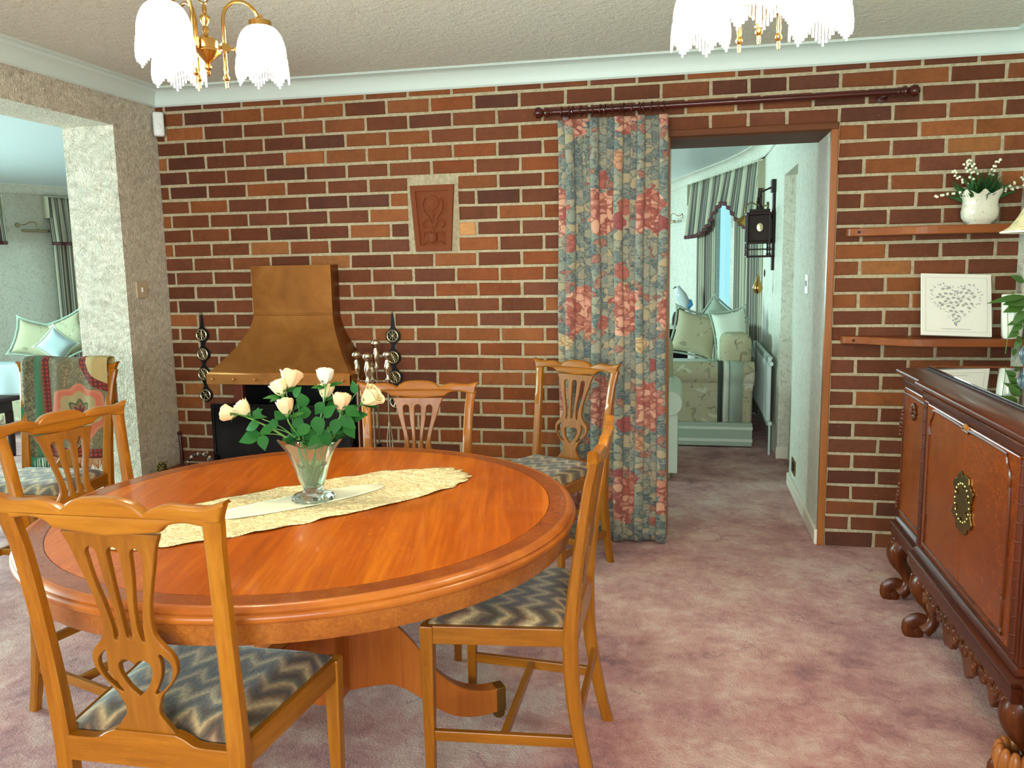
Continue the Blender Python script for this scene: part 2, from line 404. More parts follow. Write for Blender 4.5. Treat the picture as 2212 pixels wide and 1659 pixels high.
MAT['porcelain'] = plain('white_porcelain', '#e8e4d4', .15)
def _pot():
    t = NT('painted_porcelain'); v = t.coord()
    n = t.noise(v, 42, 2, .5, 3.0)
    gold = t.math('GREATER_THAN', n, .67); green = t.math('LESS_THAN', n, .30)
    c = t.mix(t.math('MULTIPLY', gold, .7), lin('#d6d2be'), lin('#a98a52'))
    c = t.mix(t.math('MULTIPLY', green, .7), c, lin('#6d7a55'))
    t.set(Base_Color=c, Roughness=.15); return t.m
MAT['pot'] = _pot()
MAT['paper_white'] = plain('off_white_card', '#d9d5c6', .6)
MAT['ink_grey'] = plain('grey_print', '#9b9890', .7)
MAT['ink_dark'] = plain('slate_blue_print', '#6c757a', .7)
MAT['pinecone'] = plain('pine_cone_brown', '#33201a', .6)
MAT['shell'] = plain('cream_shell', '#b49c80', .4)
MAT['blue_bird'] = plain('blue_glazed_ceramic', '#4f9ad0', .2)
MAT['bird_white'] = plain('white_glazed_ceramic', '#c9d2d4', .2)

# ---- mesh builders
class MB:
    def __init__(s): s.v = []; s.f = []; s.uv = {}
    def add(s, vs, fs, mt=None):
        o = len(s.v)
        s.v += [tuple(mt @ Vector(p)) if mt else tuple(p) for p in vs]
        s.f += [tuple(i+o for i in f) for f in fs]; return s
    def box(s, x0, x1, y0, y1, z0, z1, mt=None):
        vs = [(x0,y0,z0),(x1,y0,z0),(x1,y1,z0),(x0,y1,z0),(x0,y0,z1),(x1,y0,z1),(x1,y1,z1),(x0,y1,z1)]
        fs = [(0,3,2,1),(4,5,6,7),(0,1,5,4),(1,2,6,5),(2,3,7,6),(3,0,4,7)]
        return s.add(vs, fs, mt)
    def lathe(s, prof, n=32, mt=None, cap=True, lobes=0, amp=0):
        vs = []; fs = []
        for (r, z) in prof:
            for i in range(n):
                a = 2*pi*i/n; rr = r*(1+amp*cos(lobes*a)) if lobes else r
                vs.append((rr*cos(a), rr*sin(a), z))
        for j in range(len(prof)-1):
            for i in range(n):
                a, b = j*n+i, j*n+(i+1) % n; fs.append((a, b, b+n, a+n))
        if cap:
            fs.append(tuple(reversed(range(n)))); fs.append(tuple(range((len(prof)-1)*n, len(prof)*n)))
        return s.add(vs, fs, mt)
    def tube(s, pts, r, n=8, mt=None, cap=True, flat=1.0):
        pts = [Vector(p) for p in pts]; rs = r if isinstance(r, (list, tuple)) else [r]*len(pts)
        vs = []; fs = []; up = None
        for i, p in enumerate(pts):
            t = (pts[min(i+1, len(pts)-1)]-pts[max(i-1, 0)])
            if t.length < 1e-9: t = Vector((0, 0, 1))
            t.normalize()
            if up is None:
                up = Vector((0, 0, 1)) if abs(t.z) < .9 else Vector((1, 0, 0))
            side = t.cross(up)
            if side.length < 1e-5: side = t.cross(Vector((0, 1, 0)))
            side.normalize(); up = side.cross(t).normalized()
            for k in range(n):
                a = 2*pi*k/n; vs.append(p+side*(cos(a)*rs[i])+up*(sin(a)*rs[i]*flat))
        for j in range(len(pts)-1):
            for k in range(n):
                a, b = j*n+k, j*n+(k+1) % n; fs.append((a, b, b+n, a+n))
        if cap:
            fs.append(tuple(reversed(range(n)))); fs.append(tuple(range((len(pts)-1)*n, len(pts)*n)))
        return s.add(vs, fs, mt)
    def ball(s, c, r, n=12, m=8, sc=(1, 1, 1), mt=None):
        vs = []; fs = []
        for j in range(m+1):
            ph = pi*j/m
            for i in range(n):
                a = 2*pi*i/n
                vs.append((c[0]+r*sc[0]*sin(ph)*cos(a), c[1]+r*sc[1]*sin(ph)*sin(a), c[2]-r*sc[2]*cos(ph)))
        for j in range(m):
            for i in range(n):
                a, b = j*n+i, j*n+(i+1) % n; fs.append((a, b, b+n, a+n))
        return s.add(vs, fs, mt)
    def torus(s, c, R, r, n=24, m=8, mt=None, axis='z'):
        vs = []; fs = []
        for i in range(n):
            a = 2*pi*i/n
            for j in range(m):
                b = 2*pi*j/m; q = ((R+r*cos(b))*cos(a), (R+r*cos(b))*sin(a), r*sin(b))
                if axis == 'y': q = (q[0], q[2], q[1])
                if axis == 'x': q = (q[2], q[0], q[1])
                vs.append((c[0]+q[0], c[1]+q[1], c[2]+q[2]))
        for i in range(n):
            for j in range(m):
                a = i*m+j; b = i*m+(j+1) % m; c2 = ((i+1) % n)*m+(j+1) % m; d = ((i+1) % n)*m+j
                fs.append((a, d, c2, b))
        return s.add(vs, fs, mt)
    def grid(s, fn, nu, nv, uvfn=None, mt=None):
        o = len(s.v); vs = []; fs = []
        for j in range(nv+1):
            for i in range(nu+1): vs.append(fn(i/nu, j/nv))
        for j in range(nv):
            for i in range(nu):
                a = j*(nu+1)+i; fs.append((a, a+1, a+nu+2, a+nu+1))
        if uvfn:
            for j in range(nv+1):
                for i in range(nu+1): s.uv[o+j*(nu+1)+i] = uvfn(i/nu, j/nv)
        return s.add(vs, fs, mt)
    def build(s, name, mat, parent=None, smooth=True, bevel=0, seg=2, angle=40, loc=None, rot=None, solid=0, sub=0):
        me = bpy.data.meshes.new(name); me.from_pydata(s.v, [], s.f)
        if s.uv:
            uv = me.uv_layers.new(name='UVMap')
            for l in me.loops: uv.data[l.index].uv = s.uv.get(l.vertex_index, (0, 0))
        bm = bmesh.new(); bm.from_mesh(me)
        bmesh.ops.remove_doubles(bm, verts=bm.verts, dist=1e-6)
        bmesh.ops.recalc_face_normals(bm, faces=bm.faces)
        if bevel:
            es = [e for e in bm.edges if len(e.link_faces) == 2 and e.calc_face_angle(0) > radians(angle)]
            bmesh.ops.bevel(bm, geom=es, offset=bevel, segments=seg, profile=.5, affect='EDGES', clamp_overlap=True)
        bm.to_mesh(me); bm.free()
        return link(name, me, mat, parent, smooth, loc, rot, solid, sub)

def link(name, me, mat, parent=None, smooth=True, loc=None, rot=None, solid=0, sub=0, ang=38):
    me.materials.clear()
    for m in (mat if isinstance(mat, (list, tuple)) else [mat]): me.materials.append(m if not isinstance(m, str) else MAT[m])
    if smooth:
        me.polygons.foreach_set('use_smooth', [True]*len(me.polygons))
        try: me.set_sharp_from_angle(angle=radians(ang))
        except Exception: pass
    o = bpy.data.objects.new(name, me); COL.objects.link(o)
    if parent: o.parent = parent
    if loc: o.location = loc
    if rot: o.rotation_euler = rot
    if solid:
        md = o.modifiers.new('solid', 'SOLIDIFY'); md.thickness = solid; md.offset = 0
    if sub:
        md = o.modifiers.new('sub', 'SUBSURF'); md.levels = sub; md.render_levels = sub
    return o

def plate(name, outlines, depth, mat, parent=None, bevel=0, loc=None, rot=None, warp=None, res=1, smooth=True):
    """extruded flat shape with holes; outlines are lists of (x,z); depth along y, centred on 0"""
    cu = bpy.data.curves.new(name+'_c', 'CURVE'); cu.dimensions = '2D'; cu.fill_mode = 'BOTH'
    cu.extrude = depth/2-bevel; cu.bevel_depth = bevel; cu.bevel_resolution = res; cu.offset = -bevel
    for ol in outlines:
        sp = cu.splines.new('POLY'); sp.points.add(len(ol)-1)
        for p, (x, z) in zip(sp.points, ol): p.co = (x, z, 0, 1)
        sp.use_cyclic_u = True
    tmp = bpy.data.objects.new('tmp', cu); COL.objects.link(tmp)
    bpy.context.view_layer.update()
    me = bpy.data.meshes.new_from_object(tmp.evaluated_get(bpy.context.evaluated_depsgraph_get()))
    bpy.data.objects.remove(tmp); bpy.data.curves.remove(cu)
    me.name = name
    for v in me.vertices:
        q = (v.co[0], -v.co[2], v.co[1])
        v.co = Vector(warp(*q)) if warp else Vector(q)
    bm = bmesh.new(); bm.from_mesh(me); bmesh.ops.remove_doubles(bm, verts=bm.verts, dist=1e-6)
    bmesh.ops.recalc_face_normals(bm, faces=bm.faces); bm.to_mesh(me); bm.free()
    return link(name, me, mat, parent, smooth, loc, rot, ang=14)

def tag(o, label, cat, group=None, kind=None):
    o['label'] = label; o['category'] = cat
    if group: o['group'] = group
    if kind: o['kind'] = kind
    return o
def thing(name, label, cat, loc=(0, 0, 0), rz=0, group=None):
    o = bpy.data.objects.new(name, None); COL.objects.link(o); o.location = loc; o.rotation_euler = (0, 0, rz)
    o.empty_display_size = .1
    return tag(o, label, cat, group)
def struct(o, label=None):
    o['kind'] = 'structure'
    if label: o['label'] = label
    return o
def dup(o, loc=None, rz=None, label=None, parent=None):
    c = o.copy(); COL.objects.link(c)
    if parent: c.parent = parent
    if loc is not None: c.location = loc
    if rz is not None: c.rotation_euler = (0, 0, rz)
    if label: c['label'] = label
    for ch in list(o.children): dup(ch, parent=c)
    return c
def smoothpts(pts, n=6, closed=False):
    """Catmull-Rom through points"""
    P = [Vector(p) for p in pts]; out = []; L = len(P)
    rng = range(L if closed else L-1)
    for i in rng:
        p0 = P[(i-1) % L] if closed or i > 0 else P[i]; p1 = P[i]; p2 = P[(i+1) % L]
        p3 = P[(i+2) % L] if closed or i+2 < L else P[(i+1) % L]
        for k in range(n):
            t = k/n
            out.append(.5*((2*p1)+(-p0+p2)*t+(2*p0-5*p1+4*p2-p3)*t*t+(-p0+3*p1-3*p2+p3)*t*t*t))
    if not closed: out.append(P[-1])
    return out
def sm2(pts, n=5, closed=False): return [(p.x, p.y) for p in smoothpts([(a, b, 0) for a, b in pts], n, closed)]
def mirror2(half):
    """half outline (x>=0) from top centre to bottom centre -> closed outline"""
    return half + [(-x, z) for x, z in reversed(half) if abs(x) > 1e-6]
# ================================================================== ROOM
ZC = 2.292; XL = -.161; T = .29          # ceiling height, left wall plane, brick wall thickness
BW = .2234
def brick_wall():
    rnd = random.Random(11)
    pal = ['#6a3723', '#723e28', '#7b452b', '#864d2e', '#92552d', '#9e5f37', '#582f25', '#5e352c', '#a56d40', '#764333', '#6c3b2b']
    wts = [11, 13, 13, 11, 8, 5, 3, 4, 1.6, 9, 10]
    verts = []; faces = []; cols = []; mats = []
    def slab(x0, x1, z0, z1, y0=.0045, y1=T):
        o = len(verts)
        verts.extend([(x0,y0,z0),(x1,y0,z0),(x1,y1,z0),(x0,y1,z0),(x0,y0,z1),(x1,y0,z1),(x1,y1,z1),(x0,y1,z1)])
        for f in [(0,3,2,1),(4,5,6,7),(0,1,5,4),(1,2,6,5),(2,3,7,6),(3,0,4,7)]:
            faces.append(tuple(i+o for i in f)); cols.append((.5,.5,.5,1)); mats.append(1)
    # mortar body with the doorway, the fire opening and the plaque pocket left out
    slab(XL, .25, 0, ZC); slab(.25, .91, 0, .30); slab(.25, .91, .80, ZC); slab(.91, 2.47, 0, ZC)
    slab(2.47, 3.24, 1.957, ZC); slab(3.24, 4.0, 0, ZC)
    slab(.25, .91, .30, .80, .27, T)
    holes = [(.25, .91, .30, .80), (2.47, 3.24, 0, 1.955), (1.215, 1.472, 1.43, 1.795)]
    def one(x0, x1, z0, z1):
        if x1-x0 < .012 or z1-z0 < .012: return
        c = lin(rnd.choices(pal, wts)[0]); k = rnd.uniform(.88, 1.12); c = tuple(a*k for a in c[:3])+(1,)
        if 1.3 < x0 < 2.0 and rnd.random() < .35: c = lin(rnd.choice(['#95502a', '#a05c33', '#87461f']))
        m_ = (.17, .068, .028)
        c = tuple(.80*a+.20*g for a, g in zip(c, m_))+(1,)
        if z0 > 1.49 and z1 < 1.58 and 1.44 < x0 < 1.50: c = lin('#d09a6a')
        c = (c[0]*.74, c[1]*.69, c[2]*.56, 1)
        j = lambda: rnd.uniform(-.0017, .0017)
        o = len(verts); b = .003
        q = [(x0+j(), z0+j()), (x1+j(), z0+j()), (x1+j(), z1+j()), (x0+j(), z1+j())]
        s = [(b, b), (-b, b), (-b, -b), (b, -b)]
        dy = rnd.uniform(-.001, .001)
        verts.extend([(x, .009, z) for x, z in q]); verts.extend([(x, dy+.003, z) for x, z in q])
        verts.extend([(x+e, dy, z+g) for (x, z), (e, g) in zip(q, s)])
        for f in [(8, 9, 10, 11)]+[(i, (i+1) % 4, (i+1) % 4+4, i+4) for i in range(4)]+[(i+4, (i+1) % 4+4, (i+1) % 4+8, i+8) for i in range(4)]:
            faces.append(tuple(i+o for i in f)); cols.append(c); mats.append(0)
    for k in range(30):
        z0, z1 = k*.075+.0070, (k+1)*.075-.0070
        if k == 29: z1 = ZC-.07
        if k == 0: z0 = 0
        even = k % 2 == 0
        if even: ps = [(-1+i) for i in range(14)]+[12.75]+[13.5+i for i in range(6)]
        else: ps = [-.5+i for i in range(14)]+[13, 14, 15, 16, 17, 18]
        xs = sorted(set([XL]+[p*BW for p in ps if XL+.02 < p*BW < 3.99]+[4.0]))
        for a, b in zip(xs, xs[1:]):
            segs = [(a+.0070 if a > XL else a, b-.0070 if b < 4 else b)]
            for hx0, hx1, hz0, hz1 in holes:
                if z1 > hz0+.005 and z0 < hz1-.005:
                    ns = []
                    for p, q in segs:
                        if q <= hx0 or p >= hx1: ns.append((p, q)); continue
                        if p < hx0: ns.append((p, hx0-.004))
                        if q > hx1: ns.append((hx1+.004, q))
                    segs = ns
            for p, q in segs: one(p, q, z0, z1)
    me = bpy.data.meshes.new('wall_brick'); me.from_pydata(verts, [], faces)
    at = me.color_attributes.new('brick', 'FLOAT_COLOR', 'CORNER')
    i = 0
    for p, c, m in zip(me.polygons, cols, mats):
        p.material_index = m
        for _ in range(p.loop_total): at.data[i].color = c; i += 1
    mi = [p.material_index for p in me.polygons]
    o = link('wall_back', me, ['brick', 'mortar'], smooth=False)
    for p, m in zip(o.data.polygons, mi): p.material_index = m
    struct(o, 'red brick wall with cream mortar between dining room and lounge')
brick_wall()

# floor and ceilings
LP = [(3.21, 3.5), (2.2, 6.95), (-2.6, 7.2), (-3.6, 5.4), (-5.2, 1.8), (-5.2, -5.6)]   # lounge outline, clockwise
b = MB(); b.box(-6.2, 4.3, -5.75, 8.0, -.12, 0); struct(b.build('floor', 'carpet', smooth=False), 'dusky pink mottled carpet through both rooms')
b = MB(); b.box(XL, 4.3, -5.75, .0, ZC, ZC+.12); struct(b.build('ceiling', 'ceiling', smooth=False), 'beige textured dining room ceiling')
b = MB(); b.box(XL-.286, 4.3, .0, 8, ZC, ZC+.12); b.box(-6.2, XL-.286, -5.75, 8, ZC, ZC+.12); b.box(XL-.286, XL, -5.75, 0, ZC, ZC+.12)
struct(b.build('ceiling', 'ceiling_lounge', smooth=False), 'pale lounge ceiling')
def slabs(name, mat, boxes, label, bev=0):
    b = MB()
    for q in boxes: b.box(*q)
    return struct(b.build(name, mat, smooth=False), label)
# left wall with the wide opening; its end is the pier beside the brick wall
YJ = -.345; YO = -2.9
slabs('wall_left', 'paper', [(XL-.286, XL, YJ, 0, 0, ZC), (XL-.286, XL, YO, YJ, 2.064, ZC), (XL-.286, XL, -5.6, YO, 0, ZC), (XL-.286, XL, 0, T, 0, ZC)],
      'embossed papered pier and beam round the wide opening on the left')
slabs('wall_right', 'paper', [(4.0, 4.15, -5.6, T, 0, ZC)], 'plain papered wall behind the sideboard')
# wall behind the camera with the garden window
slabs('wall_front', 'paper', [(-5.2, .3, -5.75, -5.6, 0, ZC), (3.7, 4.15, -5.75, -5.6, 0, ZC), (.3, 3.7, -5.75, -5.6, 0, .6), (.3, 3.7, -5.75, -5.6, 2.1, ZC)],
      'papered wall with the garden window')
def window(name, p0, p1, z0, z1, label, nm=2):
    """framed window between two plan points"""
    p0, p1 = Vector((*p0, 0)), Vector((*p1, 0)); d = p1-p0; L = d.length
    e = bpy.data.objects.new(name, None); COL.objects.link(e); e.location = p0; e.rotation_euler = (0, 0, atan2(d.y, d.x)); struct(e, label)
    f = MB(); w_ = .05
    f.box(0, L, -.03, .03, z0, z0+w_); f.box(0, L, -.03, .03, z1-w_, z1)
    for i in range(nm+1):
        x = i*(L-w_)/nm; f.box(x, x+w_, -.03, .03, z0, z1)
    f.build('window_frame', 'white_paint', e, smooth=False, bevel=.004)
    g = MB(); g.box(.02, L-.02, -.003, .003, z0+.02, z1-.02); g.build('pane', 'pane', e, smooth=False)
window('window_1', (.3, -5.67), (3.7, -5.67), .6, 2.1, 'garden window behind the viewer', 3)
def on_wall(i, px, py, off=0):
    """distance along lounge wall i, and height, of the point seen at a photo pixel"""
    A, B = Vector((*LP[i], 0)), Vector((*LP[i+1], 0)); d = (B-A).normalized(); n = Vector((-d.y, d.x, 0))
    r = V_FWD*FPX+V_R*(px-IMW/2)+V_U*(IMH/2-py); k = ((A-CAM).dot(n)+off)/r.dot(n); p = CAM+r*k
    return (p-A).dot(d), p.z
W0A = on_wall(0, 1592, 600, -.07)[0]; W0B = on_wall(0, 1538, 600, -.07)[0]
# lounge walls
def wallseg(name, p0, p1, label, opening=None, th=.15, mat='paper_lounge'):
    p0, p1 = Vector((*p0, 0)), Vector((*p1, 0)); d = p1-p0; L = d.length
    b = MB()
    if opening:
        s0, s1, z0, z1 = opening
        b.box(0, s0, 0, th, 0, ZC); b.box(s1, L, 0, th, 0, ZC); b.box(s0, s1, 0, th, 0, z0); b.box(s0, s1, 0, th, z1, ZC)
    else: b.box(0, L, 0, th, 0, ZC)
    o = b.build(name, mat, smooth=False, loc=p0, rot=(0, 0, atan2(d.y, d.x)))
    return struct(o, label)
slabs('wall_right', 'paper_lounge', [(3.21, 3.236, 0.03, .29, 0, ZC), (3.21, 3.36, 0.29, 1.13, 0, ZC), (3.21, 3.36, 1.13, 1.81, 1.91, ZC), (3.21, 3.36, 1.81, 3.53, 0, ZC)],
      'pale embossed wall beyond the doorway with a door recess and radiator')
b = MB(); b.box(3.285, 3.325, 1.13, 1.81, 0, 1.91)
d_ = struct(b.build('door_2', 'paper_lounge', smooth=False), 'flush door set into the recess beyond the doorway')
# the bay walls are drawn right to left so their inner face looks into the room
def seg_at(i, s): p, q = Vector((*LP[i], 0)), Vector((*LP[i+1], 0)); return p+(q-p).normalized()*s
def slen(i): return (Vector(LP[i+1])-Vector(LP[i])).length
# right bay
wallseg('wall_bay_right', LP[0], LP[1], 'pale angled lounge wall with the narrow bright window', (W0A, W0B, .75, 2.0), -.15)
wallseg('wall_bay_back', LP[1], LP[2], 'far lounge wall', (.9, 3.9, .75, 2.0), -.15)
wallseg('wall_bay_corner', LP[2], LP[3], 'far corner wall of the lounge', None, -.15)
wallseg('wall_bay_left', LP[3], LP[4], 'pale angled lounge wall with a picture light', (.1, 1.15, .75, 2.0), -.15)
wallseg('wall_lounge_side', LP[4], LP[5], 'side wall of the lounge with a wide window', (1.0, 4.6, .65, 2.05), -.15)
for n, (i, s0, s1, z0, z1) in enumerate([(0, W0A, W0B, .75, 2.0), (1, .9, 3.9, .75, 2.0), (3, .1, 1.15, .75, 2.0), (4, 1.0, 4.6, .65, 2.05)]):
    a, c = seg_at(i, s0), seg_at(i, s1); nrm = Vector((-(c-a).y, (c-a).x, 0)).normalized()
    a += nrm*-.08 if False else nrm*(-.08); c += nrm*(-.08)
    window('window_%d' % (n+2), a.xy, c.xy, z0, z1, ['narrow bright window in the angled wall seen through the doorway', 'wide lounge window at the far end',
           'lounge window on the left angled wall', 'wide side window of the lounge'][n], [1, 3, 1, 3][n])
slabs('wall_lounge_front', 'paper_lounge', [(-5.35, XL-.286, -5.75, -5.6, 0, ZC)], 'lounge wall behind the viewer')

# coving
def coving(name, pts, c, mat, label, flip=1):
    """cove profile swept along plan points; room lies to the left of the direction of travel"""
    prof = [(0, -c), (.004, -c-.008), (.012, -c)]+[(c-(c-.012)*cos(a), -c+(c-.008)*sin(a)) for a in [pi/2*i/8 for i in range(1, 9)]]+[(c, -.004), (c+.006, -.004), (c+.006, 0), (0, 0)]
    b = MB(); vs = []; fs = []; n = len(prof); P = [Vector((*p, 0)) for p in pts]
    for i, p in enumerate(P):
        d0 = (P[i]-P[i-1]).normalized() if i else (P[1]-P[0]).normalized()
        d1 = (P[i+1]-P[i]).normalized() if i < len(P)-1 else d0
        n0 = Vector((-d0.y, d0.x, 0)); n1 = Vector((-d1.y, d1.x, 0)); m = (n0+n1).normalized(); m = m/max(.3, m.dot(n0))
        for u_, z in prof: vs.append(p+m*u_*flip+Vector((0, 0, ZC+z)))
    for i in range(len(P)-1):
        for j in range(n):
            a, q = i*n+j, i*n+(j+1) % n; fs.append((a, q, q+n, a+n))
    b.add(vs, fs); return struct(b.build(name, mat, smooth=True), label)
coving('trim_1', [(4.0, -5.6), (4.0, -.001), (XL, -.001), (XL, -5.6)], .08, 'coving', 'white coving round the dining room ceiling', 1)
cv = [(3.21, .29), (3.21, 2.9), (3.20, 3.15), (3.165, 3.42), (3.105, 3.75), (3.01, 4.18), (2.2, 6.95), (-2.6, 7.2), (-3.6, 5.4), (-5.2, 1.8), (-5.2, -5.6)]
coving('trim_4', cv, .09, 'paper_lounge', 'pale curved coving of the lounge', 1)

# door frame: face strips and soffit lining, shade painted into the overhead wood
b = MB(); b.box(3.208, 3.240, -.012, .03, 0, 1.93); struct(b.build('trim_5', 'frame_wood', smooth=False, bevel=.004), 'brown wooden strip down the right side of the doorway')
b = MB(); b.box(2.47, 2.50, -.012, .30, 0, 1.93); struct(b.build('trim_6', 'frame_wood', smooth=False, bevel=.004), 'brown wooden strip down the left side of the doorway')
b = MB(); b.box(2.47, 3.240, -.014, .03, 1.928, 1.960); struct(b.build('trim_7', 'frame_wood_x_shaded', smooth=False, bevel=.005), 'brown wooden head strip of the doorway')
b = MB(); b.box(2.48, 3.225, .02, .39, 1.925, 1.955); struct(b.build('trim_8', 'frame_wood_x_shaded', smooth=False, bevel=.003), 'wooden lining overhead in the doorway, its shade painted into the brown')
b = MB(); b.box(2.34, 2.48, .289, .39, 0, ZC); b.box(2.34, 3.24, .289, .39, 1.955, ZC); struct(b.build('wall_lintel', 'paper_lounge', smooth=False), 'lounge face of the wall round the doorway')
b = MB(); b.box(XL, 2.34, .289, .33, 0, ZC); struct(b.build('wall_lounge_back', 'paper_lounge', smooth=False), 'lounge face of the brick wall')
# skirting
b = MB(); b.box(3.195, 3.212, .0, 1.13, 0, .075); struct(b.build('baseboard_right', 'white_paint', smooth=False, bevel=.006), 'cream skirting board along the passage wall')
b = MB(); b.box(3.20, 3.284, 1.795, 1.812, 0, .085); struct(b.build('baseboard_nib', 'white_paint', smooth=False, bevel=.005), 'short cream skirting at the door recess')
b = MB(); b.box(3.985, 4.0, -5.6, -.01, 0, .09); struct(b.build('baseboard_side', 'white_paint', smooth=False, bevel=.005), 'cream skirting behind the sideboard')

# raised tiled hearth and the fire opening lining
b = MB(); b.box(XL+.002, 1.35, -.42, -.002, 0, .30); h_ = b.build('hearth', 'red_tile', smooth=False, bevel=.008)
struct(h_, 'raised red tiled hearth under the copper hood'); h_.name = 'trim_hearth'
b = MB(); b.box(.245, .915, .02, .268, .30, .31); b.box(.245, .255, .01, .268, .30, .80); b.box(.905, .915, .01, .268, .30, .80); b.box(.25, .91, .255, .268, .30, .80)
struct(b.build('trim_fireplace', 'soot', smooth=False), 'blackened lining of the fire opening')
b = MB(); b.box(.20, .255, -.025, .02, .30, .80); b.box(.90, .955, -.025, .02, .30, .80)
struct(b.build('trim_9', 'red_tile', smooth=False, bevel=.004), 'dark red uprights of the fire opening')
# ================================================================== DINING CHAIRS
def make_chair(name='dining_chair'):
    t = thing(name, '', 'chair')
    HR, HW = .19, .2225          # half widths (rear post centres, front leg centres)
    LEAN = .062; ZT = .905
    # rear posts: one leg mesh each, running up into the back
    for s in (-1, 1):
        prof = [(-.058, .0, .188, .0135, .0155), (-.030, .12, .188, .0155, .0165), (-.006, .27, .188, .017, .018), (.0, .40, .189, .018, .019), (-.002, .46, .190, .0190, .018),
                (-.013, .57, .192, .0175, .0155), (-.030, .70, .196, .0165, .0135), (-.047, .81, .202, .0165, .0125), (-.0575, .855, .207, .0175, .0125), (-.063, .882, .210, .018, .0125)]
        P = smoothpts([(a, z, x) for a, z, x, _, _ in prof], 4); R1 = smoothpts([(w_, d_, 0) for *_, w_, d_ in prof], 4)
        b = MB(); vs = []; fs = []
        for p, r in zip(P, R1):
            y, z, x = p; hw, hd = r.x, r.y; c = .35
            for dx, dy in ((-1, -1+c), (-1+c, -1), (1-c, -1), (1, -1+c), (1, 1-c), (1-c, 1), (-1+c, 1), (-1, 1-c)):
                vs.append((s*x+dx*hw, y+dy*hd, z))
        n = 8
        for j in range(len(P)-1):
            for k in range(n):
                a, q = j*n+k, j*n+(k+1) % n; fs.append((a, q, q+n, a+n))
        fs.append(tuple(range(n))); fs.append(tuple(range((len(P)-1)*n, len(P)*n)))
        b.add(vs, fs); b.build('leg', 'chair_wood', t)
        # front leg, square and tapering on its inner faces
        b = MB(); x = s*HW; y = .362
        vs = [(x-.0175, y-.0175, .452), (x+.0175, y-.0175, .452), (x+.0175, y+.0175, .452), (x-.0175, y+.0175, .452)]
        xi = .0115
        lo = [(x-s*.006-xi, y-xi+.004, 0), (x-s*.006+xi, y-xi+.004, 0), (x-s*.006+xi, y+xi+.004, 0), (x-s*.006-xi, y+xi+.004, 0)]
        b.add(vs+lo, [(0, 1, 2, 3), (7, 6, 5, 4), (0, 4, 5, 1), (1, 5, 6, 2), (2, 6, 7, 3), (3, 7, 4, 0)])
        b.build('leg', 'chair_wood', t, smooth=False, bevel=.003)
        # side seat rail
        b = MB(); z0, z1 = .405, .452
        vs = []
        for yy, xx in ((.012, .199), (.352, .235)):
            vs += [(s*xx, yy, z0), (s*(xx-.02), yy, z0), (s*(xx-.02), yy, z1), (s*xx, yy, z1)]
        b.add(vs, [(0, 1, 2, 3), (7, 6, 5, 4), (0, 4, 5, 1), (1, 5, 6, 2), (2, 6, 7, 3), (3, 7, 4, 0)])
        b.build('seat_rail', 'chair_side', t, smooth=False, bevel=.002)
        # side stretcher
        b = MB(); vs = []
        for yy, xx in ((-.018, .188), (.352, .2185)):
            vs += [(s*(xx+.008), yy, .135), (s*(xx-.008), yy, .135), (s*(xx-.008), yy, .163), (s*(xx+.008), yy, .163)]
        b.add(vs, [(0, 1, 2, 3), (7, 6, 5, 4), (0, 4, 5, 1), (1, 5, 6, 2), (2, 6, 7, 3), (3, 7, 4, 0)])
        b.build('stretcher', 'chair_side', t, smooth=False, bevel=.002)
    b = MB(); b.box(-.203, .203, .165, .183, .137, .161); b.build('stretcher', 'chair_rail', t, smooth=False, bevel=.002)
    b = MB(); b.box(-.178, .178, -.028, -.012, .205, .232); b.build('stretcher', 'chair_rail', t, smooth=False, bevel=.002)
    b = MB(); b.box(-.207, .207, .350, .374, .405, .452); b.build('seat_rail', 'chair_rail', t, smooth=False, bevel=.002)
    # rear rail with its raised shoe for the splat
    ol = [(-.176, .402), (.176, .402), (.176, .450)]+sm2([(.13, .450), (.105, .4525), (.085, .463), (.066, .470)], 4)+[(0, .470)]
    ol = ol[:3]+ol[3:]; left = [(-x, z) for x, z in reversed(ol[3:-1])]
    plate('seat_rail', [ol+left+[(-.176, .450)]], .024, 'chair_rail', t, bevel=.002, loc=(0, -.004, 0))
    # drop-in seat
    b = MB()
    def seatp(u, v):
        hw = .176+(.214-.176)*v if False else .184+(.221-.184)*v
        x = (u*2-1)*hw; y = .012+v*.348
        e = min(u, 1-u, v, 1-v); hgt = .456+.026*(1-(1-min(1, e/.16))**2.2)
        return (x, y, hgt)
    b.grid(seatp, 20, 16)
    o = len(b.v); N = 20
    # skirt of the cushion down into the frame
    def seats(u, v):
        x, y, _ = seatp(u, v); return (x*.995, y, .446)
    b.grid(seats, 20, 16)
    rim = lambda base: [base+i for i in range(N+1)]+[base+(N+1)*j+N for j in range(1, 17)]+[base+(N+1)*16+i for i in range(N-1, -1, -1)]+[base+(N+1)*j for j in range(15, 0, -1)]
    A, B = rim(0), rim(o)
    for i in range(len(A)): b.f.append((A[i], A[(i+1) % len(A)], B[(i+1) % len(A)], B[i]))
    b.build('seat', 'flame', t, smooth=True)
    # crest rail: serpentine top, ears turned out
    top = [(0, .0), (.035, -.0015), (.062, -.008), (.083, -.0235)]
    top2 = [(.083, -.0235), (.100, -.016), (.130, -.0085), (.165, -.0105), (.200, -.0115), (.222, -.006), (.2375, -.001)]
    bot = [(.2335, -.012), (.226, -.030), (.222, -.046), (.205, -.047), (.185, -.0435), (.162, -.040), (.140, -.041), (.120, -.047), (.106, -.058), (.096, -.067), (0, -.067)]
    half = sm2(top, 5)[:-1]+sm2(top2, 5)[:-1]+[(.2375, -.001)]+sm2(bot[:-2], 4)+[(.0, -.067)]
    ZCR = .918
    def wc(x, y, z):
        k = (x/.235)**2
        return (x, y-.056-.012*(1-k)-.13*(z-ZCR+.05), z)
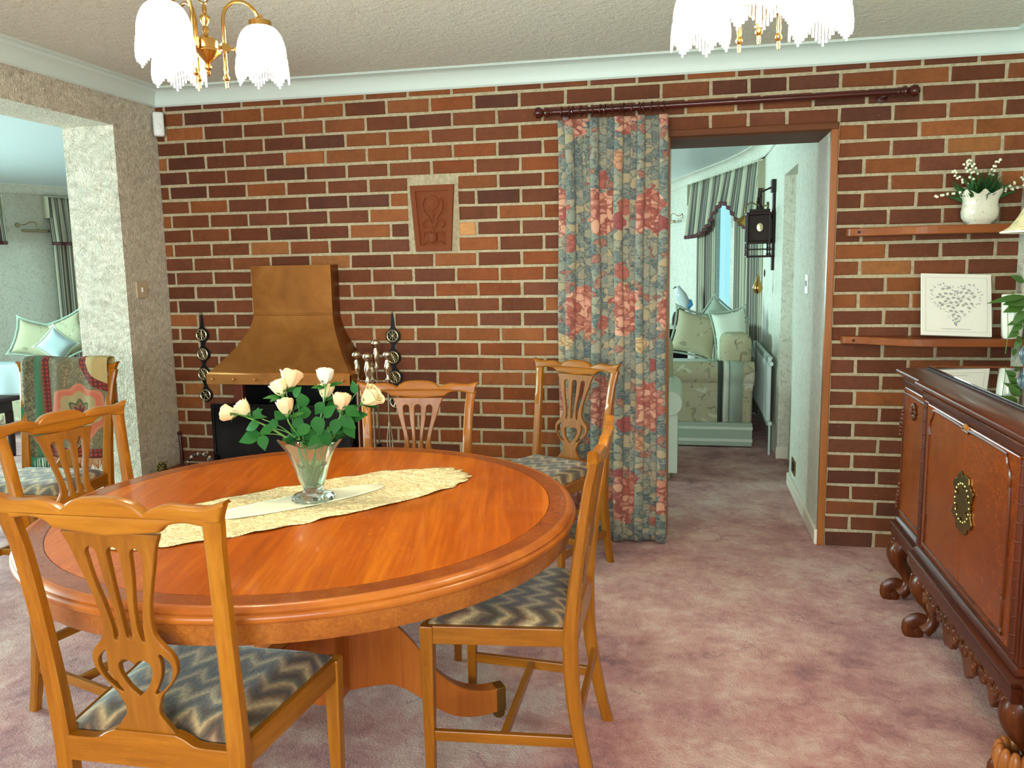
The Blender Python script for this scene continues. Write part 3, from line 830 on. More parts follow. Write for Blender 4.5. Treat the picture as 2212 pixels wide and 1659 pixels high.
    ol = [(x, z+ZCR) for x, z in mirror2(half)]
    plate('crest_rail', [ol], .026, 'chair_rail', t, bevel=.0065, warp=wc, res=3)
    # pierced splat
    zt, zb = ZCR-.064, .466; H = zt-zb
    pr = [(1.0, .100), (.975, .096), (.93, .088), (.86, .080), (.78, .070), (.72, .063), (.65, .056), (.58, .052), (.52, .053), (.485, .060), (.455, .070), (.43, .080), (.40, .087), (.36, .0895),
          (.32, .086), (.275, .074), (.235, .060), (.20, .047), (.165, .041), (.13, .036), (.10, .037), (.07, .045), (.035, .056), (.0, .066)]
    hf = sm2([(hw, zb+H*v) for v, hw in pr], 3)
    outer = hf+[(-x, z) for x, z in reversed(hf)]
    holes = []
    def slot(pts_c, ws):
        c = sm2(pts_c, 5); L = len(c); w_ = [p[0] for p in sm2([(q, i) for i, q in enumerate(ws)], max(1, 5*(len(pts_c)-1)//(len(ws)-1)))]
        w_ = [w_[min(len(w_)-1, int(i*len(w_)/L))] for i in range(L)]
        lft = []; rgt = []
        for i in range(L):
            a = c[max(0, i-1)]; d = c[min(L-1, i+1)]; tx, tz = d[0]-a[0], d[1]-a[1]; l = hypot(tx, tz); nx, nz = -tz/l, tx/l
            lft.append((c[i][0]+nx*w_[i], c[i][1]+nz*w_[i])); rgt.append((c[i][0]-nx*w_[i], c[i][1]-nz*w_[i]))
        # rounded caps
        def cap(p, q, out):
            m = ((p[0]+q[0])/2, (p[1]+q[1])/2); r = hypot(p[0]-q[0], p[1]-q[1])/2; a0 = atan2(p[1]-m[1], p[0]-m[0])
            r_ = []
            for k in range(1, 6):
                a = a0-pi*k/6 if out > 0 else a0+pi*k/6
                r_.append((m[0]+r*cos(a), m[1]+r*sin(a)))
            return r_
        return lft+cap(lft[-1], rgt[-1], 1)+list(reversed(rgt))+cap(rgt[0], lft[0], 1)
    V = lambda v: zb+H*v
    holes.append(slot([(0, V(.90)), (0, V(.75)), (0, V(.62)), (0, V(.50))], [.0125, .0115, .0085, .006]))
    for s in (-1, 1):
        holes.append(slot([(s*.046, V(.90)), (s*.041, V(.78)), (s*.031, V(.65)), (s*.0265, V(.54)), (s*.029, V(.485))], [.0115, .0105, .0085, .006, .004]))
        holes.append(slot([(s*.058, V(.405)), (s*.067, V(.36)), (s*.063, V(.30)), (s*.048, V(.245)), (s*.036, V(.215))], [.004, .0105, .010, .0055, .002]))
    hp = sm2([(0, V(.352)), (.010, V(.372)), (.024, V(.375)), (.035, V(.345)), (.032, V(.295)), (.018, V(.235)), (0, V(.195))], 4)
    holes.append(hp+[(-x, z) for x, z in reversed(hp) if abs(x) > 1e-4])
    tri = [(0, V(.415)), (.012, V(.437)), (.014, V(.455)), (.005, V(.447)), (0, V(.440))]
    def ws(x, y, z):
        k = max(0, (z-zb)/H)
        return (x, y-.004-.056*k**1.15, z)
    plate('splat', [outer]+holes, .013, 'splat_wood', t, bevel=.0025, warp=ws, res=1)
    return t

chairs = [   # origin (rear posts at seat height), heading, label
    (1.592, -2.752, .7, 'oak dining chair nearest the viewer, seen from behind, overlapping the table at lower left'),
    (2.305, -1.905, 90, 'oak dining chair seen side-on at the right of the table, all four legs visible'),
    (1.575, -1.080, 184.6, 'oak dining chair behind the far side of the table, facing the viewer'),
    (2.062, -.345, 152.3, 'oak dining chair standing away from the table in front of the floral curtain'),
    (.695, -1.800, -103, 'oak dining chair on the left of the table, in front of the tapestry-draped chair'),
]
proto = make_chair()
G = 'oak dining chairs with flame-stitch seats'
for i, (x, y, a, lab) in enumerate(chairs):
    c = proto if i == 0 else dup(proto)
    c.location = (x, y, 0); c.rotation_euler = (0, 0, radians(a)); c['label'] = lab; c['category'] = 'chair'; c['group'] = G
    if i == 0: c.scale = (.965, 1, 1.055)
    else: c.scale = (1, 1, 1)
c = dup(proto); c.location = (-.125, -.90, 0); c.rotation_euler = (0, 0, radians(183)); c.scale = (1.05, 1.05, 1.05)
c['label'] = 'oak dining chair in the left opening with a tapestry hung over its back'; c['category'] = 'chair'; c['group'] = G
# tapestry over the back of that chair
t = thing('tapestry_throw', 'floral tapestry with red bands and tasselled fringe hung over the chair in the left opening', 'throw', (-.125, -.90, 0), radians(183))
b = MB()
def tap(u, v):
    x = .205-.415*u                      # mirrored so the print reads from the room
    k = 1-v
    wav = .006*sin(u*17)+.004*sin(u*31+k*3)
    if v > .93: return (x, -.045-(v-.93)/.07*.045+wav*.3, .977+.004*sin(u*9)+.006*sin(pi*(v-.93)/.07))
    z = .977-(.93-v)/.93*.445-.012*sin(u*pi)*0
    return (x, -.045+.045*(1-z/.97)+.010+wav*(1+k)*.8, z)
b.grid(tap, 36, 30, lambda u, v: (u, min(1, v/.93)))
def tapb(u, v): return (.205-.415*u, -.092-.004*sin(u*14), .977-v*.30)
b.grid(tapb, 36, 10, lambda u, v: (u, 1-v))
b.build('cloth', 'tapestry', t, solid=.004)
for nm, u0, u1, mt, ln in (('fringe', .30, 1.0, 'fringe_tan', .045), ('fringe', .0, .27, 'fringe_green', .075)):
    b = MB(); rr = random.Random(3)
    N = int((u1-u0)*75)
    for i in range(N):
        u = u0+(u1-u0)*i/(N-1); p = Vector(tap(u, 0)); l = ln*rr.uniform(.75, 1.15)
        b.tube([p+Vector((0, .002, .004)), p+Vector((rr.uniform(-.004, .004), .004, -l*.5)), p+Vector((rr.uniform(-.01, .01), .003, -l))], [.0022, .0028, .0016], 5)
    b.build(nm, mt, t)['kind'] = 'stuff'
# green tassels down the side edge
b = MB(); rr = random.Random(5)
for i in range(46):
    p = Vector(tap(.01, .02+.5*i/46)); 
    b.tube([p, p+Vector((.012, .003, -.02)), p+Vector((.012+rr.uniform(-.01, .014), .004, -.07-rr.uniform(0, .03)))], [.002, .0026, .0014], 5)
b.build('fringe', 'fringe_green', t)['kind'] = 'stuff'

# ================================================================== ROUND TABLE
TX, TY, TR = 1.609, -2.047, .698   # outer radius; the parts below are drawn at 0.67 and scaled
t = thing('dining_table', 'round oak pedestal table with darker burl band and deep edge', 'table', (TX, TY, 0)); t.scale = (1.042, 1.042, .97)
def ring(prof, n=128):
    b = MB(); b.lathe(prof, n, cap=False); return b
b = MB(); b.lathe([(0.0001, .756), (.300, .756), (.6045, .756), (.6045, .740), (.0001, .740)], 96, cap=False); b.build('table_top', 'table_top', t)
ring([(.606, .740), (.606, .7562), (.648, .7562), (.648, .740), (.606, .740)]).build('veneer_band', 'band', t)
ring([(.648, .735), (.648, .756), (.652, .7568), (.659, .755), (.664, .751), (.6665, .747), (.665, .7425), (.6685, .741), (.6715, .737), (.6715, .729), (.667, .723), (.658, .719), (.640, .719)]).build('edge_moulding', 'edge', t)
ring([(.640, .722), (.6565, .722), (.6565, .678), (.655, .676), (.640, .676), (.640, .722)]).build('apron', 'burl', t)
b = MB(); b.box(-.30, .30, -.20, .20, .655, .735); b.box(-.56, .56, -.24, -.20, .66, .735); b.box(-.56, .56, .20, .24, .66, .735)
b.build('bearer', 'table_under', t, smooth=False, bevel=.003)
b = MB()
b.box(-.07, .07, -.07, .07, .20, .66)
b.build('pedestal_column', 'table_under', t, smooth=False, bevel=.006)
b = MB(); b.box(-.085, .085, -.085, .085, .43, .46); b.build('collar', 'table_under', t, smooth=False, bevel=.006)
for k in range(3):
    a = radians((34, 154, 248)[k])
    topl = sm2([(.03, .405), (.12, .405), (.19, .375), (.25, .30), (.30, .215), (.365, .145), (.43, .112), (.485, .105)], 5)
    botl = sm2([(.485, .030), (.42, .030), (.35, .052), (.285, .105), (.22, .165), (.16, .195), (.03, .20)], 5)
    lg = plate('leg', [topl+botl], .048, 'table_under', t, bevel=.004, rot=(0, 0, a))
    b = MB(); b.box(.482, .512, -.022, .022, .028, .106); b.build('brass_cap', 'old_brass', lg, smooth=False, bevel=.003)
    b = MB(); b.lathe([(.0001, -.012), (.016, -.012), (.018, 0), (.016, .012), (.0001, .012)], 16, Matrix.Translation((.495, 0, .018)) @ Matrix.Rotation(pi/2, 4, 'X'), cap=False); b.build('castor', 'old_brass', lg)

# lace runner, scalloped oval
t_ = MB(); ax = radians(49); L2, W2 = .505, .172
def run(u, v):
    a = 2*pi*u; n_ = 2.5
    c_, s_ = cos(a), sin(a)
    r = (abs(c_)**n_+abs(s_)**n_)**(-1/n_)
    x, y = L2*c_*r, W2*s_*r
    sc = 1+.022*abs(sin(a*18+.8*sin(a*3)))+.012*sin(a*29) if v > .85 else 1
    x *= v*sc; y *= v*sc
    z = .7345+.0035*abs(sin(x*19+y*11))*v+.0025*sin(y*60+2*sin(x*14))**2
    return (TX-.025+x*cos(ax)-y*sin(ax), TY-.012+x*sin(ax)+y*cos(ax), z)
t_.grid(run, 220, 14)
tag(t_.build('lace_runner', 'lace', solid=.0016), 'cream lace runner with scalloped edge lying across the round table', 'table runner')
b = MB()
def doily(u, v):
    a = 2*pi*u; x, y = .25*cos(a)*v, .062*sin(a)*v
    return (TX-.03+x*cos(ax)-y*sin(ax), TY-.01+x*sin(ax)+y*cos(ax), .7403)
b.grid(doily, 60, 6); 
o = b.build('cloth_centre', 'lace_smooth', solid=.0012); o.parent = [q for q in bpy.data.objects if q.name == 'lace_runner'][0]; o['label'] = 'plain cotton centre'

# ------------------------------------------------------------------ cut glass vase
VX, VY, VZ = 1.605, -2.036, .7415
t = thing('glass_vase', 'flared cut-glass vase on the lace runner holding the roses', 'vase', (VX, VY, VZ))
def vasep(inner):
    P = [(.0555, 0), (.0555, .008), (.050, .014), (.028, .021), (.024, .028), (.030, .040), (.038, .062), (.046, .088), (.054, .112), (.063, .132), (.074, .148), (.083, .160)]
    I = [(.0001, .034), (.022, .036), (.030, .052), (.040, .086), (.049, .113), (.059, .134), (.070, .149), (.080, .1605)]
    return P, I
P, I = vasep(0); n = 60; b = MB(); vs = []; fs = []
prof = [(.0001, 0)]+P+list(reversed(I))
for j, (r, z) in enumerate(prof):
    for i in range(n):
        a = 2*pi*i/n
        cut = 1+(.03*abs(cos(a*6)) if .03 < z < .13 and 0 < j < len(P) else 0)+(.035*cos(a*12)*(r > .05 and z < .02))+.05*max(0, (z-.135)/.025)*cos(a*7)
        vs.append((r*cut*cos(a), r*cut*sin(a), z+(.006*cos(a*7)*max(0, (z-.14)/.02))))
for j in range(len(prof)-1):
    for i in range(n):
        a, q = j*n+i, j*n+(i+1) % n; fs.append((a, q, q+n, a+n))
b.add(vs, fs); b.build('vase_body', 'glass', t)
b = MB(); b.lathe([(.0001, .037), (.0205, .039), (.0285, .054), (.038, .086), (.0405, .095), (.0001, .095)], 32, cap=False); b.build('water', 'water', t)

# ------------------------------------------------------------------ roses
def leaf_mesh(b, base, direction, L, W, normal=None, fold=.25, seg=7):
    d = Vector(direction).normalized(); nrm = Vector(normal or (0, 0, 1)); s = d.cross(nrm)
    if s.length < .05: s = d.cross(Vector((0, 1, 0)))
    s.normalize(); nn = s.cross(d).normalized(); base = Vector(base); vs = []; fs = []
    for i in range(seg+1):
        t = i/seg; wd = W*sin(pi*min(1, t*.97+.015)**.8)*.5*(1.15-.3*t); c = base+d*L*t-nn*L*.18*t*t
        vs += [c-s*wd+nn*wd*fold, c, c+s*wd+nn*wd*fold]
    for i in range(seg):
        a = i*3; fs += [(a, a+1, a+4, a+3), (a+1, a+2, a+5, a+4)]
    b.add(vs, fs)
def rose(px, py, y, dirpx, col, size, openness, label, leaves=2, seed=0):
    rr = random.Random(seed)
    p = bp(px, py, y=y+.084)
    tx, ty = dirpx; d = (V_R*tx-V_U*ty); d += V_FWD*rr.uniform(-.25, .25); d.normalize()     # direction the bud points
    e = thing('rose', label, 'rose', p)
    e['group'] = 'pale roses in the glass vase'
    q = d.to_track_quat('Z', 'Y').to_matrix().to_4x4()
    b = MB(); R = size/2; Hh = size*1.25
    def petal(ring_, k, n, rb, rt, h, curl):
        a0 = 2*pi*(k+.5*ring_)/n+rr.uniform(-.15, .15); span = 2*pi/n*.72
        def fn(u, v):
            a = a0+(u-.5)*2*span*(1-.25*v**3); prof_ = rb+(rt-rb)*sin(min(1, v*1.15)*pi/2)+R*8*curl*max(0, v-.72)**1.5
            prof_ += .0012*ring_
            ez = h*(v-.10*(2*abs(u-.5))**2*v*1.6)
            return (prof_*cos(a), prof_*sin(a), -.42*Hh+ez)
        b.grid(fn, 6, 8, mt=q)
    petal(0, 0, 2, .1*R, .35*R, Hh*.98, 0); petal(0, 1, 2, .1*R, .35*R, Hh*.95, 0)
    for k in range(3): petal(1, k, 3, .15*R, .62*R, Hh*.97, .05*openness)
    for k in range(4): petal(2, k, 4, .2*R, .84*R, Hh*.93, .16*openness)
    for k in range(5): petal(3, k, 5, .22*R, (.95+.12*openness)*R, Hh*.86, .30*openness)
    b.build('bloom', col, e, solid=.0007)
    b = MB()
    b.ball((0, 0, -.46*Hh), R*.34, 10, 6, mt=q)
    for k in range(5):
        a = 2*pi*k/5+.3
        base = q @ Vector((R*.25*cos(a), R*.25*sin(a), -.44*Hh)); dr = q.to_3x3() @ Vector((cos(a)*1.1, sin(a)*1.1, .75+rr.uniform(-.6, .5)))
        leaf_mesh(b, base, dr, size*.62, size*.16, q.to_3x3() @ Vector((0, 0, 1)))
    b.build('sepals', 'leaf_light', e)
    # stem down into the vase (curve through the neck)
    foot = Vector((VX+rr.uniform(-.016, .016), VY+rr.uniform(-.016, .016), VZ+.042))-p
    off = (p-Vector((VX, VY, 0))); off.z = 0
    neck = Vector((VX, VY, VZ+.150))+off.normalized()*min(.052, off.length*.35)-p
    st = q @ Vector((0, 0, -.46*Hh)); mid = (st+neck)*.5-d*.012+Vector((0, 0, .006))
    pts = smoothpts([st, st-d*.02, mid, neck, (neck+foot)*.5, foot], 6)
    b = MB(); b.tube(pts, .0019, 6); b.build('stem', 'stem', e)
    b = MB()
    for i in range(leaves):
        k = .12+.75*i/max(1, leaves-1) if leaves > 1 else .4
        k = k*.55+.08; pt = pts[int(k*len(pts))]
        for m in range(3):
            a = rr.uniform(0, 2*pi); dr = Vector((cos(a), sin(a)*.8, rr.uniform(-.15, .5))); dr += off.normalized()*.4
            leaf_mesh(b, pt+dr*.008, dr, rr.uniform(.030, .044), rr.uniform(.019, .027), (0, -.5, 1))
    b.build('leaves', 'leaf', e)
    return e
R_ = [ # px, py, y, screen direction, petal, size, openness, label
    (496, 893, -2.12, (-1, -.15), 'petal_peach', .033, .5, 'pink-tinged rosebud at the far left tip of the bouquet'),
    (526, 884, -2.11, (-.55, -.6), 'petal_cream', .036, .5, 'cream rose second from the left, just beside the pink-tinged bud'),
    (627, 821, -2.10, (.15, -1), 'petal_peach', .042, .9, 'large open peach rose at the top left of the bouquet'),
    (604, 840, -2.13, (-.5, -1), 'petal_cream', .034, .6, 'half-open cream rose tucked against the large peach rose'),
    (617, 880, -2.17, (-.25, -1), 'petal_peach', .036, .3, 'closed peach rosebud low in the left of the bouquet'),
    (702, 814, -2.11, (0, -1), 'petal_white', .036, .3, 'white rosebud, highest of the bouquet'),
    (703, 846, -2.08, (.1, -1), 'petal_cream', .032, .5, 'small cream rose directly under the white rosebud'),
    (737, 869, -2.15, (.1, -1), 'petal_peach', .038, .3, 'peach-centred rosebud right of the middle of the bouquet'),
    (799, 859, -2.12, (.75, -.6), 'petal_cream', .042, 1.0, 'wide open cream rose at the far right of the bouquet'),
]
for i, r in enumerate(R_): rose(*r, leaves=3 if i in (2, 5, 7, 8) else 2, seed=20+i)
# named big leaves of the bouquet, one spray of foliage in the vase
t = thing('leaf_spray', 'spray of dark green rose leaves spilling over the rim of the glass vase', 'foliage', (VX, VY, VZ+.15))
b = MB(); rr = random.Random(9)
for (px, py, dx, dy, L, W_) in [(562, 938, -1, .28, .060, .042), (566, 940, .2, .7, .042, .030), (556, 905, .1, -1, .03, .022), (700, 945, -.75, .45, .052, .040), (692, 930, .5, .6, .045, .034),
        (652, 905, -.3, .5, .05, .034), (628, 920, .7, .4, .05, .034), (682, 900, .2, .6, .05, .036), (672, 890, -.8, .1, .044, .034), (735, 900, .7, .5, .05, .032), (752, 905, .9, -.3, .052, .034),
        (727, 905, -.1, .8, .04, .03), (700, 900, .5, -.5, .045, .032), (660, 878, -.2, -.6, .04, .032), (768, 850, -.2, -1, .034, .02), (700, 870, -.5, .6, .04, .03), (640, 862, 1, .1, .034, .025),
        (636, 858, .5, -.9, .034, .026), (560, 915, -1, .35, .045, .03), (590, 925, -.9, .2, .04, .03), (715, 925, .6, .1, .042, .03), (670, 920, -.9, .5, .045, .032), (640, 900, .3, .9, .04, .03), (745, 880, .9, .5, .045, .028), (612, 905, -.6, -.5, .036, .026), (590, 905, .2, .8, .03, .024), (745, 915, .5, .7, .046, .03), (655, 935, .8, .2, .045, .032)]:
    p = bp(px, py, y=-2.036-rr.uniform(0, .07)); d = V_R*dx-V_U*dy+V_FWD*rr.uniform(-.3, .2)
    leaf_mesh(b, p-t.location, d, L, W_, tuple(-V_FWD+V_U*.5+V_R*rr.uniform(-.3, .3)), fold=.15, seg=8)
b.build('leaves', 'leaf', t)
b = MB()
for (a_, c_) in [((562, 938), (640, 952)), ((566, 905), (645, 950)), ((640, 862), (660, 950)), ((768, 850), (715, 945)), ((700, 900), (690, 955)), ((735, 900), (700, 955)), ((590, 925), (650, 955)), ((652, 905), (665, 955)), ((745, 915), (705, 955))]:
    p, q = bp(*a_, y=-2.046), bp(*c_, y=-2.036); b.tube(smoothpts([p-t.location, (p+q)*.5+Vector((0, 0, .008))-t.location, q-t.location], 5), .0013, 5)
b.build('stem', 'stem', t)
# ================================================================== COPPER HOOD
t = thing('copper_hood', 'flared aged-copper canopy over the fireplace with a riveted lower lip', 'fireplace hood', (.605, 0, 0))
def hw(z):   # half width and depth at a height
    k = max(0, min(1, (1.125-z)/(1.125-.835)))
    return .218+.168*k**1.65, .095+.205*k**1.65
b = MB(); zs = [1.372]+[1.372-.247*i/4 for i in range(1, 5)]+[1.125-.29*i/18 for i in range(1, 19)]
vs = []; fs = []
for z in zs:
    w_, d_ = hw(z); vs += [(-w_, -.002, z), (-w_, -d_, z), (w_, -d_, z), (w_, -.002, z)]
for j in range(len(zs)-1):
    for k in range(3): a = j*4+k; fs.append((a, a+1, a+5, a+4))
fs.append((0, 1, 2, 3)); b.add(vs, fs); b.build('canopy', 'copper', t, solid=.003)
b = MB(); b.box(-.389, .389, -.304, -.300, .788, .838); b.box(-.389, -.385, -.304, -.002, .788, .838); b.box(.385, .389, -.304, -.002, .788, .838)
b.build('lip', 'copper', t, smooth=False)
b = MB(); b.box(-.222, .222, -.102, -.094, 1.119, 1.130); b.build('seam', 'copper', t, smooth=False, bevel=.003)
for i in range(7):
    b = MB(); b.ball((0, 0, 0), .008, 10, 6, (1, .5, 1)); b.build('rivet', 'copper', t, loc=(-.35+.7*i/6, -.305, .813))
for i in range(3):
    b = MB(); b.ball((0, 0, 0), .008, 10, 6, (.5, 1, 1)); b.build('rivet', 'copper', t, loc=(.390, -.26+.10*i, .813))

# black stove box / screen inside and in front of the opening
t = thing('fire_screen', 'glossy black fire screen standing on the hearth under the copper hood', 'fire screen', (.56, -.20, .3))
b = MB(); b.box(-.37, .37, -.008, .008, .012, .355); b.build('panel', 'black', t, smooth=False, bevel=.004)
b = MB(); b.box(-.385, -.368, -.013, .013, 0, .372); b.build('frame', 'black', t, smooth=False, bevel=.003)
b = MB(); b.box(.368, .385, -.013, .013, 0, .372); b.build('frame', 'black', t, smooth=False, bevel=.003)
b = MB(); b.box(-.368, .368, -.013, .013, .355, .372); b.build('frame', 'black', t, smooth=False, bevel=.003)
for s in (-1, 1):
    b = MB(); b.box(s*.376-.008, s*.376+.008, -.07, .07, 0, .012); b.build('foot', 'black', t, smooth=False, bevel=.003)

# ------------------------------------------------------------------ horse brasses
def brasses(pts, label):
    P = [bp(x, y, y=-.014) for x, y in pts]; top = P[0]
    t = thing('horse_brass_strap', label, 'horse brasses', top, 0, 'leather straps of horse brasses either side of the hood')
    L = [p-top for p in P]; half = []
    for i, p in enumerate(L):
        if i == 0: half += [(p.x+.004, 0), (p.x+.009, -.05)]; continue
        half += [(p.x+.013, p.z+.042), (p.x+.036, p.z+.018), (p.x+.040, p.z), (p.x+.036, p.z-.019), (p.x+.012, p.z-.043)] if i < len(L)-1 else [(p.x+.013, p.z+.042), (p.x+.034, p.z+.016), (p.x+.037, p.z), (p.x+.030, p.z-.022), (p.x+.010, p.z-.038), (p.x, p.z-.041)]
    lft = []
    for i, p in enumerate(L):
        if i == 0: lft += [(p.x-.004, 0), (p.x-.009, -.05)]; continue
        lft += [(p.x-.013, p.z+.042), (p.x-.036, p.z+.018), (p.x-.040, p.z), (p.x-.036, p.z-.019), (p.x-.012, p.z-.043)] if i < len(L)-1 else [(p.x-.013, p.z+.042), (p.x-.034, p.z+.016), (p.x-.037, p.z), (p.x-.030, p.z-.022), (p.x-.010, p.z-.038)]
    plate('strap', [sm2(half, 3)+list(reversed(sm2(lft, 3)))], .005, 'leather', t, bevel=.001, loc=(0, .008, 0))
    for k, p in enumerate(L[1:]):
        b = MB(); b.torus((0, 0, 0), .0285, .0050, 28, 8, axis='y')
        n = (4, 6, 5, 3)[k % 4]
        for m in range(n):
            a = pi*m/n+.4*k; b.tube([(-.027*cos(a), 0, -.027*sin(a)), (.027*cos(a), 0, .027*sin(a))], .0028, 6)
        b.ball((0, -.001, 0), .008, 10, 6, (1, .5, 1))
        b.build('brass_disc', 'dull_brass', t, loc=p+Vector((0, -.002, 0)))
    b = MB(); b.torus((0, 0, .004), .006, .0016, 14, 6, axis='y'); b.build('hanging_ring', 'old_brass', t)
brasses([(433, 679), (435.5, 723.5), (438, 765), (440, 808), (444.4, 853)], 'black leather strap with four horse brasses left of the copper hood')
brasses([(846, 676), (848, 726), (849, 772), (853, 815), (855, 868)], 'black leather strap with four horse brasses right of the copper hood')

# ------------------------------------------------------------------ terracotta plaque
t = thing('terracotta_plaque', 'tapered terracotta plaque with a moulded flower in relief, let into the brick wall', 'plaque', (1.342, -.010, 1.592))
outer = [(-.114, .161), (.113, .162), (.092, -.162), (-.092, -.162)]; inner = [(-.086, .132), (.084, .133), (.068, -.134), (-.066, -.134)]
plate('plaque_frame', [outer, inner], .016, 'terracotta', t, bevel=.002, loc=(0, .006, 0))
plate('plaque_field', [inner], .006, 'terracotta', t, loc=(0, .010, 0))
b = MB(); b.lathe([(.0001, 0), (.036, 0), (.036, .003), (.030, .006), (.024, .004), (.014, .008), (.0001, .009)], 40, Matrix.Translation((-.002, .007, .075)) @ Matrix.Rotation(pi/2, 4, 'X'), cap=False, lobes=10, amp=.08)
b.build('flower_relief', 'terracotta', t)
for pts, r in ([(0, .045), (-.002, -.02), (0, -.085)], .004), ([(-.04, .10), (-.052, .07), (-.045, .035), (-.02, .0), (-.004, -.04)], .006), ([(.04, .10), (.050, .07), (.044, .035), (.02, .0), (.004, -.04)], .006), \
        ([(-.006, -.05), (-.02, -.018), (-.045, -.012), (-.055, -.035), (-.04, -.045)], .0055), ([(.006, -.05), (.02, -.018), (.045, -.012), (.055, -.035), (.04, -.045)], .0055), \
        ([(-.012, -.07), (-.03, -.065), (-.048, -.072), (-.05, -.09)], .005), ([(.012, -.07), (.03, -.065), (.048, -.072), (.05, -.09)], .005), ([(-.055, -.125), (-.03, -.115), (0, -.122), (.03, -.115), (.055, -.125)], .005):
    b = MB(); b.tube(smoothpts([(x, .005, z) for x, z in pts], 5), r, 8); b.build('stem_relief', 'terracotta', t)
b = MB(); b.lathe([(.0001, -.022), (.018, -.020), (.022, .0), (.020, .020), (.0001, .022)], 20, Matrix.Translation((0, .005, -.095)), cap=False); b.build('urn_relief', 'terracotta', t)

# ------------------------------------------------------------------ fireside companion set
CX, CY, CZ = 1.065, -.20, .30
t = thing('companion_stand', 'polished stand of the fireside companion set on the hearth', 'companion set stand', (CX, CY, CZ))
b = MB(); b.lathe([(.0001, 0), (.085, 0), (.085, .010), (.06, .022), (.012, .030), (.0001, .030)], 32, cap=False); b.build('base', 'brass', t)
b = MB(); b.tube([(0, 0, .02), (0, 0, .50)], .006, 10); b.build('rod', 'steel_rod', t)
b = MB(); b.lathe([(.0001, .49), (.010, .49), (.014, .505), (.007, .518), (.012, .535), (.017, .545), (.010, .56), (.006, .568), (.013, .582), (.0001, .592)], 20, cap=False); b.build('finial', 'nickel', t)
b = MB()
for a in (0, pi/2, pi, 3*pi/2): b.tube([(0, 0, .500), (.04*cos(a), .04*sin(a), .497), (.078*cos(a), .078*sin(a), .500)], .0045, 8)
b.build('hook_bar', 'nickel', t)
def tool(k, label, nm, head, px):
    a = radians([185, 95, 275, 5][k]); x, y = CX+.078*cos(a), CY+.078*sin(a); zt = .505+(.05 if k == 1 else 0)
    e = thing(nm, label, 'fireside tool', (x, y, CZ+zt), 0, 'tools hanging on the companion stand')
    b = MB(); b.tube([(0, 0, 0), (0, 0, -.40)], .0042, 8); b.build('shaft', 'steel_rod', e)
    b = MB(); b.lathe([(.0001, -.01), (.008, -.01), (.011, .0), (.006, .012), (.010, .035), (.012, .05), (.009, .07), (.0055, .085), (.006, .09), (.014, .10), (.0155, .108), (.012, .118), (.0001, .124)], 18, cap=False); b.build('handle', 'nickel', e).scale = (1.5, 1.5, 1.15)
    b = MB()
    if head == 'poker': b.tube([(0, 0, -.40), (0, 0, -.45)], [.004, .001], 8)
    if head == 'shovel': b.grid(lambda u, v: ((u-.5)*.07*(.6+.4*v), -.008+.012*(2*abs(u-.5))**2, -.38-.075*v), 8, 6)
    if head == 'brush':
        for i in range(40): q = 2*pi*i*.618; r_ = .020*sqrt(i/40); b.tube([(r_*.5*cos(q), r_*.5*sin(q), -.39), (r_*cos(q), r_*sin(q), -.47)], .0014, 4)
    if head == 'tongs':
        for s in (-1, 1): b.tube([(0, 0, -.20), (s*.014, 0, -.30), (s*.012, 0, -.42), (s*.002, 0, -.455)], .003, 6)
    b.build('tool_head', 'steel_rod' if head != 'brush' else 'soot', e, solid=.0015 if head == 'shovel' else 0)
tool(0, 'leftmost knob-handled fireside tool, beside the hood', 'poker', 'poker', 0)
tool(1, 'fireside tool with the topmost handle, hanging at the back of the stand', 'hearth_brush', 'brush', 0)
tool(2, 'fireside tool at the front of the stand, right of the tall back one', 'hearth_shovel', 'shovel', 0)
tool(3, 'rightmost fireside tool, in front of the horse brasses', 'fire_tongs', 'tongs', 0)

# basket with cones, gilded cone and a leaning stick
t = thing('cone_basket', 'dark basket with an arched handle of pine cones and pale shells, on the hearth', 'basket', (.115, -.235, .30))
b = MB(); b.lathe([(.0001, 0), (.07, 0), (.085, .03), (.088, .038), (.078, .036), (.06, .008), (.0001, .006)], 28, cap=False); b.build('basket_bowl', 'dark_wood', t)
b = MB(); b.tube([(-.085*cos(a), 0, .025+.085*sin(a)) for a in [pi*i/16 for i in range(17)]], .005, 8); b.build('handle', 'dark_wood', t)
rr = random.Random(4)
for i in range(15):
    a = pi*(i+.5)/15; c = (-.085*cos(a), rr.uniform(-.008, .004), .025+.085*sin(a))
    b = MB(); b.ball((0, 0, 0), .0125 if i % 2 else .009, 8, 6, (1, 1, 1.2)); b.build('pine_cone' if i % 2 else 'shell', 'pinecone' if i % 2 else 'shell', t, loc=c, rot=(0, a, 0))
t = thing('gilded_cone', 'small gilded pine cone at the foot of the papered pier', 'ornament', (-.075, -.30, .30))
b = MB()
for j in range(7):
    for i in range(7):
        a = 2*pi*(i+.5*(j % 2))/7; r_ = .022*sin(pi*(j+1.3)/9.2); b.ball((r_*cos(a), r_*sin(a), .008+j*.010), .0085, 6, 4, (1, 1, .6))
b.build('cone_scales', 'old_brass', t)
b = MB(); b.tube(smoothpts([(-.135, -.03, .30), (-.14, -.022, .38), (-.148, -.014, .46)], 4), .009, 8); 
t = b.build('walking_stick', 'pole_wood'); tag(t, 'dark red wooden stick leaning in the corner by the papered pier', 'stick')
b = MB(); b.ball((-.149, -.016, .468), .012, 10, 6); b.build('knob', 'pole_wood', t)

